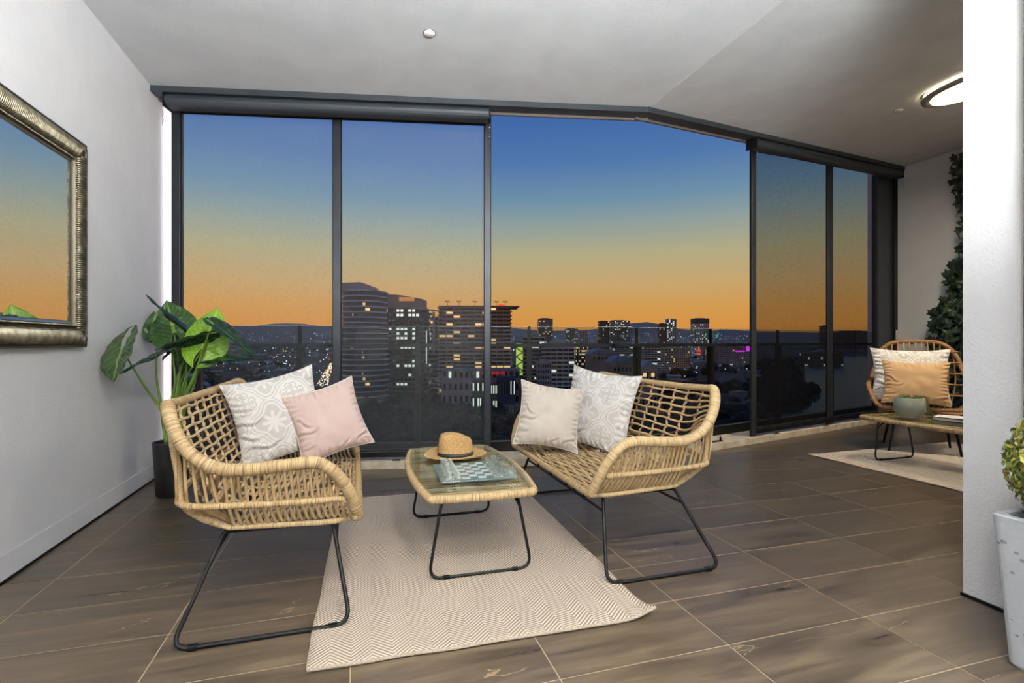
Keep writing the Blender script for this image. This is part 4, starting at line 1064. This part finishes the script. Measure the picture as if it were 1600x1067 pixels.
m_fac = [M('pale_grey_facade', (186, 176, 172), .8, scale=.1), M('brown_grey_facade', (172, 148, 132), .8, scale=.1), M('blue_grey_facade', (156, 156, 166), .7, scale=.1), M('dark_facade', (92, 84, 82), .7, scale=.1), M('mauve_facade', (158, 136, 142), .8, scale=.1)]
m_win = M('dark_window_glass', (22, 26, 34), .2)
m_slab = M('pale_balcony_slab', (205, 205, 216), .6)
m_slabw = M('warm_balcony_slab', (212, 192, 178), .6)
m_lit = M('lit_window', (255, 220, 150), .5, emit=(255, 214, 140), estr=1.0); m_litw = M('lit_window_white', (255, 250, 235), .5, emit=(240, 245, 225), estr=1.1)
m_litg = M('lit_green_wall', (190, 220, 90), .5, emit=(196, 224, 90), estr=.85)
m_litc = M('crown_light_orange', (230, 160, 80), .6, emit=(226, 150, 70), estr=.5)
def bframe(px0, px1, d, yaw=0):
    c_ = PG((px0+px1)/2, d, GZ); w_ = (px1-px0)/FOC*d
    # local x to the right of the picture, local y away from the viewer
    ang = math.atan2(-(sY), cY)+yaw
    return c_, w_, ang
def building(px0, px1, ytop, d, label, mat, floors=None, slab=None, yaw=0, cols=8, lit=.12, litmat=None, name='apartment_tower', winfrac=.5, deep=None, group=None, roof=True, litrows=None, cat='building'):
    c_, w_, ang = bframe(px0, px1, d, yaw); hh = (H+(CY-ytop)/FOC*d)-GZ
    b = empty(name, c_, ang, label, cat, group); dd = deep or w_*.7
    MB().box(-w_/2, w_/2, 0, dd, 0, hh).build('tower_body', mat, b)
    if slab: winfrac = max(winfrac, .86); cols = max(4, cols//2+1)
    floors = floors or max(3, int(hh/3.2)); fh = hh/floors
    dk, lt = MB(), MB()
    faces = [(-w_/2, 0, 1, 0, w_, cols), (-w_/2, dd, 0, -1, dd, max(2, int(cols*dd/w_))), (w_/2, 0, 0, 1, dd, max(2, int(cols*dd/w_)))]
    for fx, fy, ux, uy, ln, nc in faces:
        nx, ny = uy, -ux
        cw = ln/nc
        for f_ in range(floors):
            for k in range(nc):
                a = (k+.5-winfrac/2)*cw; b2 = (k+.5+winfrac/2)*cw; z0 = f_*fh+fh*.3; z1 = f_*fh+fh*.82
                e1, e0 = .06, 0.02
                pr = lit if litrows is None else (litrows(f_/floors, k/nc))
                mb = lt if random.random() < pr else dk
                p = [(fx+ux*a+nx*e1, fy+uy*a+ny*e1), (fx+ux*b2+nx*e1, fy+uy*b2+ny*e1)]
                mb.add([(p[0][0], p[0][1], z0), (p[1][0], p[1][1], z0), (p[1][0], p[1][1], z1), (p[0][0], p[0][1], z1)], [(0, 1, 2, 3)])
    if dk.n: dk.build('dark_windows', m_win, b)['kind'] = 'stuff'
    if lt.n: lt.build('lit_windows', litmat or m_lit, b)['kind'] = 'stuff'
    if slab:
        sm = MB().box(-w_/2-1.0, w_/2+1.0, -1.6, dd, 0, .55).mesh('floor_slab')
        for f_ in range(1, floors+1): q = link('floor_slab', sm, slab, b); q.location = (0, 0, f_*fh-.5)
    if roof:
        MB().box(-w_*.3, w_*.25, dd*.2, dd*.7, hh, hh+2.5).build('roof_plant', mat, b)
        MB().box(-w_/2-.3, w_/2+.3, -.3, dd+.3, hh, hh+.6).build('parapet', mat, b)
    return b, w_, dd, hh, fh

# curved tower just right of the second post, wavy balcony edges
def curved_tower():
    d = 318; c_, w_, ang = bframe(521, 597, d); hh = (H+(CY-453)/FOC*d)-GZ
    b = empty('curved_tower', c_, ang, 'rounded apartment tower with wavy pale balcony bands, leftmost of the high-rises', 'building'); 
    def oval(k, ph): 
        out = []
        for i in range(40):
            a = 2*PI*i/40; wv = 1+.035*math.sin(3*a+ph)
            out.append((math.cos(a)*w_/2*k*wv, 16+math.sin(a)*17*k*wv))
        return out
    MB().prism(oval(.93, 0), 0, hh).build('tower_body', m_fac[3], b)
    nfl = 23; fh = hh/nfl
    for f_ in range(1, nfl+1):
        z = f_*fh; tilt = (f_-12)*0
        MB().prism(oval(1.0, f_*.22), z-.55, z+.25).build('balcony_band', m_slab, b)
    lt = MB()
    for f_, a in ((21, -1.2), (20, -1.0), (12, -1.3), (11, -1.25), (8, -1.3), (7, -1.2), (6, -1.35), (6, -1.0), (13, -1.6), (19, -1.5)):
        for k in range(3):
            aa = a-.25+.07*k; x, y = math.cos(aa)*w_/2*.94, 16+math.sin(aa)*17*.94; lt.box(x-.8, x+.8, y-.15, y+.1, (f_-1)*fh+.6, (f_-1)*fh+2.2)
    lt.build('lit_windows', m_lit, b)['kind'] = 'stuff'
    # sloping crown with pergola
    V = [(-w_*.46, 2, hh), (w_*.40, 2, hh), (w_*.46, 28, hh), (-w_*.46, 28, hh), (-w_*.4, 5, hh+5.0), (w_*.02, 5, hh+5.5), (w_*.36, 24, hh+.6), (-w_*.42, 25, hh+5)]
    MB().add(V, [(3, 2, 1, 0), (4, 5, 6, 7), (0, 1, 5, 4), (1, 2, 6, 5), (2, 3, 7, 6), (3, 0, 4, 7)]).build('sloped_crown', m_fac[1], b)
    for k in range(6): MB().tube([(w_*(.05+.055*k), 4, hh), (w_*(.05+.055*k), 4, hh+4.2-.65*k)], .18, 4).build('crown_post', m_fac[1], b)
    MB().tube([(w_*.02, 4, hh+5.2), (w_*.40, 4, hh+.8)], .3, 5).build('crown_rail', m_fac[1], b)
curved_tower()
def roofed(px0, px1, ytop, ybody, d, label):
    b, w_, dd, hh, fh = building(px0, px1, ybody, d, label, m_fac[3], floors=22, slab=None, cols=12, litmat=m_litw, name='office_tower', roof=False, winfrac=.7,
        litrows=lambda f, k: (.75 if (abs(f-.93) < .03 or abs(f-.73) < .05 or abs(f-.60) < .02 or abs(f-.40) < .02 or abs(f-.22) < .02) and .25 < k < .8 else .03))
    h2 = (CY-ytop)/FOC*d+H-GZ
    V = []
    n = 10
    for i in range(n+1):
        t = i/n; x = -w_/2+w_*.90*t; zt = h2-(h2-hh)*(.05+.55*max(0, t-.35)**1.3)
        V += [(x, 0.5, hh), (x, 0.5, zt), (x, dd*.8, hh), (x, dd*.8, zt)]
    F = []
    for i in range(n): a = i*4; F += [(a, a+4, a+5, a+1), (a+1, a+5, a+7, a+3), (a+2, a+3, a+7, a+6)]
    F += [(0, 1, 3, 2), (n*4, n*4+2, n*4+3, n*4+1)]
    MB().add(V, F).build('curved_crown', m_fac[1], b)
    MB().box(-w_*.1, w_*.22, .2, .45, hh+(h2-hh)*.50, hh+(h2-hh)*.78).build('crown_opening', m_litc, b)
    MB().add([(w_*.15, -2, hh), (w_*.72, -2, hh-1.6), (w_*.66, dd*.5, hh-1.2), (w_*.15, dd*.5, hh), (w_*.15, -2, hh+.8), (w_*.74, -2, hh-1.2), (w_*.66, dd*.5, hh-.8), (w_*.15, dd*.5, hh+.8)], [(3, 2, 1, 0), (4, 5, 6, 7), (0, 1, 5, 4), (1, 2, 6, 5), (2, 3, 7, 6), (3, 0, 4, 7)]).build('roof_canopy', m_fac[0], b)
    for k in range(22):
        f_ = .03+.6*k/22
    MB().box(w_*.47, w_*.485, -.4, -.1, hh*.45, hh*.78).build('light_strip', m_litw, b); MB().box(w_*.60, w_*.64, 2, 4, hh*.55, hh*.97).build('lift_shaft', m_fac[4], b)
roofed(594, 668, 459, 482, 335, 'curved roof office tower with lit floors, second of the high-rises from the left')
b, w_, dd, hh, fh = building(664, 694, 500, 350, 'slim dark block between the office tower and the terraced tower', m_fac[3], cols=4, slab=m_fac[0], lit=.04)
b, w_, dd, hh, fh = building(686, 798, 480, 345, 'long terraced apartment block with rooftop palms, right of the office tower', m_fac[1], floors=26, cols=18, slab=m_slabw, lit=.10, yaw=.05, roof=False)
MB().box(-w_*.5, w_*.62, -3, dd*.8, hh+.2, hh+.9).build('roof_canopy', m_fac[4], b)
for x in (-.38, -.22, -.0, .3, .42): 
    t_ = MB().tube([(w_*x, -1, hh+.5), (w_*x, -1, hh+3.5)], .15, 5).build('rooftop_palm', m_fac[3], b)
    mb = MB()
    for k in range(6): a = k*1.05; mb.tube([(w_*x, -1, hh+3.4), (w_*x+math.cos(a)*1.2, -1+math.sin(a)*1.2, hh+4.1), (w_*x+math.cos(a)*2, -1+math.sin(a)*2, hh+3.3)], .16, 4)
    mb.build('palm_crown', m_fac[3], t_)
MB().box(w_*.33, w_*.40, -1, 1, hh+.9, hh+2.0).build('red_beacon', M('red_sign_glow', (255, 70, 60), .5, emit=(255, 60, 50), estr=1.0), b)
# podium and hoardings
b, w_, dd, hh, fh = building(690, 812, 577, 300, 'low mauve podium building carrying the red lettering', m_fac[4], floors=4, cols=14, lit=.12, roof=False, deep=20, litmat=m_litw)
def text(txt, loc, ang, size, mat, parent, name='sign_lettering', ext=.08):
    cu = bpy.data.curves.new(name, 'FONT'); cu.body = txt; cu.size = size; cu.extrude = ext; tmp = bpy.data.objects.new('t', cu)
    me = bpy.data.meshes.new_from_object(tmp); bpy.data.objects.remove(tmp); bpy.data.curves.remove(cu)
    me.materials.clear(); me.materials.append(mat); o = bpy.data.objects.new(name, me); COL.objects.link(o); o.parent = parent; o.location = loc; o.rotation_euler = (PI/2, 0, ang); return o
text('FUJI EMPORATE', (w_*.015, -1.0, hh-2.9), 0, 2.0, MATS['red_sign_glow'], b)
b, *_ = building(776, 806, 588, 265, 'blue grey box shaped hall below the red lettering', M('blue_wall', (66, 80, 104), .8, scale=.1), floors=2, cols=6, lit=.5, litmat=m_litw, name='hall', roof=False, winfrac=.25, litrows=lambda f, k: .6 if f > .4 and k > .4 else 0)
b, *_ = building(766, 777, 598, 262, 'small lit pavilion beside the blue grey hall', m_fac[3], floors=3, cols=3, lit=.8, litmat=m_litw, name='pavilion', roof=False)
b, *_ = building(738, 760, 594, 270, 'lit glass shopfront seen through the mesh left of the third post', m_fac[3], floors=3, cols=6, lit=.6, litmat=m_litw, name='shopfront', roof=False)
# green lit stair tower
b = empty('stair_tower', PG(811.5, 318, GZ), -YAW, 'narrow stair tower lit bright yellow green beside the terraced block', 'building')
h_ = (CY-536)/FOC*318+H-GZ; MB().box(-2.6, 2.6, 0, 6, 0, h_+1).build('tower_body', m_fac[3], b); MB().box(-2.1, 2.1, -.15, 0, 24, h_).build('glowing_face', m_litg, b)
for k in range(7): MB().tube([((-2.1, 2.1)[k % 2], -.3, 24+k*(h_-24)/7), ((2.1, -2.1)[k % 2], -.3, 24+(k+1)*(h_-24)/7)], .35, 4).build('cross_brace', m_fac[3], b)
rows = [
 (818, 851, 527, 420, 1, 'white balconied block right of the green stair tower', 0, m_slab, 6, .08),
 (840, 862, 568, 290, 2, 'low blue grey block with dark windows behind the stone cushion', .1, None, 6, .05),
 (851, 898, 537, 400, 0, 'banded mid-rise with pale roof, right of the white block', .05, m_slab, 9, .10),
 (897, 924, 541, 520, 3, 'lit grid office block behind the banded mid-rise', 0, None, 12, .45),
 (842, 864, 498, 1500, 1, 'tall pale crowned tower, first on the skyline right of the third post', .1, None, 7, .12),
 (884, 903, 514, 1450, 1, 'medium brown grey tower second on the central skyline', 0, None, 6, .12),
 (905, 919, 519, 1400, 0, 'short pale block right of the medium tower', 0, None, 5, .05),
 (936, 952, 502, 1500, 3, 'slim dark tower third on the central skyline', 0, None, 6, .12),
 (954, 985, 501, 1600, 1, 'wide banded tower beside the slim dark tower', .1, None, 10, .2),
 (1030, 1042, 506, 1500, 3, 'dark lower half of the twin towers', 0, None, 4, .1),
 (1042, 1057, 499, 1500, 0, 'pale taller half of the twin towers', 0, None, 5, .3),
 (1085, 1108, 498, 1500, 0, 'square tower with black crown, right end of the skyline', 0, None, 8, .2),
 (1007, 1032, 541, 700, 0, 'pale horizontally banded office behind the twin towers', 0, m_slab, 8, .05),
 (1032, 1078, 545, 760, 1, 'long low grey block left of the red signs', 0, None, 14, .06),
 (1110, 1172, 540, 900, 4, 'long mauve hall under the magenta lights', 0, None, 18, .02),
 (960, 1000, 536, 900, 2, 'glassy blue block behind the handrail', 0, m_slab, 9, .15),
]
for px0, px1, yt, d, mi, lb, yw, sl, nc, lt in rows:
    b, w_, dd, hh, fh = building(px0, px1, yt, d, lb, m_fac[mi], slab=sl, yaw=yw, cols=nc, lit=lt, floors=None if d < 1000 else 22, litmat=random.choice([m_lit, m_litw]))
    if 'black crown' in lb: MB().box(-w_/2-.5, w_/2+.5, -.8, dd, hh-14, hh+1).build('black_crown', m_fac[3], b)
    if 'magenta' in lb:
        mg = M('magenta_glow', (230, 60, 230), .5, emit=(226, 50, 236), estr=1.2); MB().box(w_*.40, w_*.50, -1, -.5, hh-10, hh-1).build('magenta_panel', mg, b); MB().box(w_*.12, w_*.36, -1, -.5, hh-11, hh-9).build('magenta_panel', mg, b)
    if 'long low grey' in lb:
        for k in range(2): MB().box(w_*.72, w_*.85, -2, -1.2, hh-4-5.5*k, hh-.5-5.5*k).build('red_sign_panel', MATS['red_sign_glow'], b)
# barrel roofed halls
def barrel(px0, px1, yt, d, label, lit=False):
    c_, w_, ang = bframe(px0, px1, d, .15); hh = (CY-yt)/FOC*d+H-GZ; b = empty('barrel_roof_hall', c_, ang, label, 'building')
    MB().box(-w_/2, w_/2, 0, w_*.8, 0, hh-5).build('hall_body', m_fac[1], b)
    V = []; n = 10
    for i in range(n+1):
        a = PI*i/n; V += [(-math.cos(a)*w_/2, -1, hh-5+math.sin(a)*5), (-math.cos(a)*w_/2, w_*.8, hh-5+math.sin(a)*5)]
    MB().add(V, [(i*2, i*2+2, i*2+3, i*2+1) for i in range(n)]+[tuple(range(0, 2*n+2, 2))[::-1]], None, False).build('barrel_roof', M('steel_blue_roof', (120, 136, 160), .5) if 'steel_blue_roof' not in MATS else MATS['steel_blue_roof'], b)
    for k in range(5): MB().box(-w_*.4+w_*.17*k, -w_*.32+w_*.17*k, -.2, 0, hh-10, hh-7.5).build('window', m_lit if lit and k > 1 else m_win, b)
barrel(923, 962, 545, 480, 'large hall with pale blue barrel roof left of the print cushion tip')
barrel(955, 992, 556, 330, 'mauve brick hall with barrel roof behind the print cushion')
b, w_, dd, hh, fh = building(1002, 1027, 574, 300, 'small mauve house with two yellow lit windows', m_fac[4], floors=2, cols=4, lit=0, name='house', roof=False, deep=14)
for x in (-.28, .22): MB().box(w_*x-1.0, w_*x+1.0, -.3, -.1, hh-5.5, hh-3.3).build('lit_window', m_lit, b)
MB().add([(-w_/2, 0, hh), (w_/2, 0, hh), (w_/2, 14, hh), (-w_/2, 14, hh), (0, 0, hh+4), (0, 14, hh+4)], [(0, 1, 4), (1, 2, 5, 4), (2, 3, 5), (3, 0, 4, 5)]).build('roof', MATS['steel_blue_roof'], b)
# building cranes with green lit jibs
m_jib = M('green_crane_light', (40, 220, 130), .5, emit=(40, 210, 120), estr=1.0)
for px, lb in ((1100, 'left of the two cranes with green lit jib'), (1119, 'right of the two cranes with green lit jib')):
    d = 900; b = empty('tower_crane', PG(px, d, GZ), -YAW, lb, 'crane'); zt = (CY-528)/FOC*d+H
    MB().tube([(0, 0, 0), (0, 0, zt-GZ)], .9, 4).build('mast', m_fac[3], b); MB().tube([(0, 0, zt-GZ), (4.0, 0, zt-GZ+8)], .9, 4).build('jib_tip', m_jib, b); MB().tube([(4.0, 0, zt-GZ+8), (8, 0, zt-GZ+17)], .5, 4).build('jib', m_fac[1], b)

# countless small roofs, distant lights, tree canopy: stuff
mbs = [MB() for _ in range(5)]
m_rf = [M('grey_roof', (112, 108, 110), .8, scale=.1), M('pale_roof', (160, 156, 162), .7, scale=.1), M('brown_roof', (92, 82, 80), .8, scale=.1), M('blue_roof', (122, 126, 138), .7, scale=.1), M('wall_cluster', (118, 112, 114), .9, scale=.1)]
def river(px, d): return px > 1195 and 250 < d < 1900
for k in range(1500):
    far = random.random(); px = random.uniform(-250, 1420); d = 330+2800*far**1.6
    if px > 1180 and d < 1500: continue
    if d < 520 and 500 < px < 1000: continue
    if d < 1500 and 478 < px < 530: continue
    if d < 900 and px > 1000 and random.random() < .8: continue
    p = PG(px, d, GZ); hgt = random.uniform(4, 10)*(1+far*2.2*random.random()**3); w0 = random.uniform(8, 19)*(1+far); d0 = random.uniform(7, 15)*(1+far)
    Mx = Matrix.Translation(p) @ Matrix.Rotation(random.choice([0, .3, -.5])+random.gauss(0, .1), 4, 'Z')
    i = random.randrange(4); mbs[4].box(-w0/2, w0/2, -d0/2, d0/2, 0, hgt, M=Mx)
    if random.random() < .5: mbs[i].box(-w0/2-.4, w0/2+.4, -d0/2-.4, d0/2+.4, hgt, hgt+.6, M=Mx)
    else: mbs[i].add([(-w0/2, -d0/2, hgt), (w0/2, -d0/2, hgt), (w0/2, d0/2, hgt), (-w0/2, d0/2, hgt), (-w0/4, 0, hgt+3), (w0/4, 0, hgt+3)], [(0, 1, 5, 4), (1, 2, 5), (2, 3, 4, 5), (3, 0, 4)], M=Mx)
rf = empty('suburb', PG(700, 1000, GZ), 0, 'low suburban buildings spreading to the hills beyond the balustrade', 'suburb'); ri = Matrix.Translation(rf.location).inverted()
for mb, mt in zip(mbs, m_rf):
    mb.v = [(x-rf.location.x, y-rf.location.y, z-rf.location.z) for x, y, z in mb.v]; mb.build('house_cluster', mt, rf)['kind'] = 'stuff'
def lights(name, gen, N, mats, label, cat):
    e_ = empty(name, PG(800, 600, GZ), 0, label, cat); ox = e_.location
    ms = [MB() for _ in mats]
    for _ in range(N):
        p, s_ = gen(); p = p-ox; mb = random.choice(ms)
        mb.add([(p.x, p.y, p.z+s_), (p.x+s_, p.y, p.z), (p.x, p.y+s_, p.z), (p.x-s_, p.y, p.z), (p.x, p.y-s_, p.z), (p.x, p.y, p.z-s_)], [(0, 1, 2), (0, 2, 3), (0, 3, 4), (0, 4, 1), (5, 2, 1), (5, 3, 2), (5, 4, 3), (5, 1, 4)])
    for mb, mt in zip(ms, mats):
        if mb.n: mb.build('light_points', mt, e_)['kind'] = 'stuff'
m_pt = [M('white_point_light', (255, 255, 255), .5, emit=(225, 232, 255), estr=2.2), M('warm_point_light', (255, 210, 150), .5, emit=(255, 205, 140), estr=2.2), M('cool_point_light', (210, 230, 255), .5, emit=(190, 214, 255), estr=2)]
def g1():
    py = 537+60*random.random()**2.2; px = random.uniform(280, 1180); d = dep(py)
    while d < 520 and 500 < px < 1000: py = 537+60*random.random()**2.2; px = random.uniform(280, 1180); d = dep(py)
    return PG(px, d, GZ+random.uniform(5, 14)), d*random.uniform(.0005, .0014)
lights('city_lights', g1, 850, m_pt, 'scattered white and warm street lights across the dusk suburbs', 'city lights')
def g2():
    py = random.uniform(520, 536); return P(random.uniform(300, 1180), py, random.uniform(1500, 3000)), random.uniform(.6, 1.6)
lights('far_lights', g2, 600, m_pt, 'faint lights along the far horizon below the hills', 'city lights')
def g3():
    t = random.random(); px = 519-20*t+random.uniform(-10, 8)*(.25+t); py = 568+45*t; d = dep(py); return PG(px, d, GZ+1.2), d*.0012
lights('road_traffic', g3, 170, [m_pt[0], m_pt[1], m_pt[1]], 'stream of white and orange car lights on the road left of the second post', 'traffic lights')
m_red = MATS['red_sign_glow']; m_grn = M('green_signal', (40, 230, 180), .5, emit=(20, 220, 170), estr=1.5)
for px, py, mt, nm in ((495, 582, m_grn, 'lower'), (507, 572, m_grn, 'upper')):
    d = dep(py+3); o = MB().lathe([(0, -.7), (.55, -.4), (.75, 0), (.55, .4), (0, .7)], 8).build('traffic_signal', mt); o.location = P(px, py, d); setp(o, f'{nm} of the two green traffic signals above the road', 'traffic light')
def g4(): 
    px, py = random.choice([(512, 556), (515, 560), (517, 566), (484, 602), (500, 585), (510, 586), (516, 578)]); d = dep(py+3); return P(px+random.uniform(-2, 2), py+random.uniform(-2, 2), d), d*.0012
lights('brake_lights', g4, 16, [m_red], 'red brake lights on the road left of the second post', 'traffic lights')
for px, py in ((433, 565), (445, 568), (330, 583)):
    d = dep(py+2); o = MB().box(-3, 3, 0, .5, 0, .9).build('sports_light_bar', m_pt[0]); o.location = P(px, py, d); o.rotation_euler = (0, .12, -YAW); setp(o, {433: 'short white light bar, left of the pair above the print cushion', 445: 'short white light bar, right of the pair above the print cushion', 330: 'short white light bar beside the plant leaves'}[px], 'light')
# trees
m_tree = [M('dark_tree_crown', (20, 26, 18), 1, bump=0), M('darker_tree_crown', (13, 16, 13), 1)]
bm_ = []
import bmesh
for s_ in range(3):
    b_ = bmesh.new(); bmesh.ops.create_icosphere(b_, subdivisions=3, radius=1)
    for v in b_.verts: v.co *= 1+.35*noise.noise(v.co*2.2+Vector((s_*9, 0, 0)))+.14*noise.noise(v.co*6)
    me = bpy.data.meshes.new('tree_crown'); b_.to_mesh(me); b_.free(); me.materials.append(m_tree[s_ % 2]); bm_.append(me)
mb0, mb1 = MB(), MB()
tcnt = 0
for k in range(1250):
    z_ = random.random()
    if z_ < .45: px, py = random.uniform(230, 520), random.uniform(572, 760)
    elif z_ < .75: px, py = random.uniform(480, 830), random.uniform(622, 760)
    else: px, py = random.uniform(820, 1190), random.uniform(562, 760)
    if z_ >= .75 and px < 1000 and py < 600: continue
    if z_ < .45 and px > 470 and 560 < py < 625: continue
    d = dep(py); s_ = random.uniform(4, 8)
    if px > 1180 and d > 300: continue
    me = random.choice(bm_); p = PG(px, d, GZ+s_*.6)
    if tcnt < 200:
        tr = empty('park_tree', (p.x, p.y, GZ), random.uniform(0, 6), 'dark rounded tree in the park below the balcony', 'tree', 'trees in the dark park'); tr.scale = (s_,)*3
        q = link('crown', me, None, tr); q.location = (0, 0, .9); q.scale = (1.1, 1.1, .8)
        if tcnt == 0: trunk_me = MB().tube([(0, 0, 0), (0, 0, .8)], .08, 6).mesh('trunk'); trunk_me.materials.append(MATS['brown_twig'])
        link('trunk', trunk_me, None, tr); tcnt += 1
    else:
        mb = random.choice((mb0, mb1)); mb.add([tuple(v.co) for v in me.vertices], [tuple(f.vertices) for f in me.polygons], M=Matrix.Translation(p) @ Matrix.Scale(s_, 4), smooth=True)
tc_ = empty('tree_canopy', PG(700, 300, GZ), 0, 'unbroken dark tree canopy filling the park below the towers', 'trees')
for mb, mt in ((mb0, m_tree[0]), (mb1, m_tree[1])):
    mb.v = [(x-tc_.location.x, y-tc_.location.y, z-tc_.location.z) for x, y, z in mb.v]; mb.build('canopy', mt, tc_)['kind'] = 'stuff'
# river on the right with its wooded bend
m_water = M('dusk_river_water', (40, 42, 46), .38, bump=.35, bscale=.25)
poly = [PG(px, dep(py), GZ) for px, py in ((1150, 700), (1190, 668), (1215, 648), (1262, 640), (1282, 622), (1275, 606), (1258, 596), (1256, 570), (1262, 558), (1330, 557), (1500, 556), (1900, 560), (1900, 760))]
MB().prism([(p.x, p.y) for p in poly], GZ, GZ+.4).build('river', m_water)['kind'] = 'structure'
def g5():
    px, py = random.choice([(1255, 600), (1262, 604), (1272, 608), (1278, 612), (1265, 640), (1225, 612), (1235, 610), (1200, 580), (1190, 596), (1262, 575), (1258, 566), (1185, 592)]); d = dep(py); return PG(px+random.uniform(-5, 5), d, GZ+4), d*.0009
lights('riverside_lights', g5, 22, m_pt, 'small lights dotted along the wooded river bend on the right', 'city lights')
mb = MB()
for k in range(150):
    t = random.random(); py = 562+80*t; pm_ = np.interp(py, [562, 596, 606, 622, 640, 650], [1252, 1252, 1268, 1275, 1255, 1210]); px = random.uniform(1175, pm_-4); me = random.choice(bm_); d = dep(py); s_ = random.uniform(4, 7)
    mb.add([tuple(v.co) for v in me.vertices], [tuple(f.vertices) for f in me.polygons], M=Matrix.Translation(PG(px, d, GZ+s_*.5)) @ Matrix.Scale(s_, 4), smooth=True)
o = mb.build('riverside_trees', m_tree[1]); setp(o, 'black wooded headland jutting into the river behind the right mesh screen', 'trees', kind='stuff')
b, *_ = building(1262, 1318, 552, 900, 'dark riverside wharf building at the far bank', m_fac[3], floors=4, cols=14, lit=.06, litmat=m_litw, deep=30, name='wharf_building')
o = MB().box(-60, 60, 0, 2, 0, 1.2).build('bridge_light_strip', M('violet_glow', (60, 40, 220), .5, emit=(50, 30, 210), estr=.8)); o.location = P(1285, 557, 1100); o.rotation_euler = (0, 0, -YAW); setp(o, 'thin violet light strip along the far river bank', 'light')
b, *_ = building(1286, 1300, 509, 2000, 'squat dark tower on the right horizon', m_fac[3], floors=12, cols=4, lit=0)
b, *_ = building(1310, 1366, 517, 2200, 'long low dark skyline building on the right horizon', m_fac[3], floors=8, cols=10, lit=0)

# ------------------------------------------------------------------ finish: tag anything top-level that is still bare
for o in list(COL.objects):
    if o.parent is None and o.type in ('MESH', 'EMPTY') and 'kind' not in o and 'label' not in o: print('UNTAGGED', o.name)
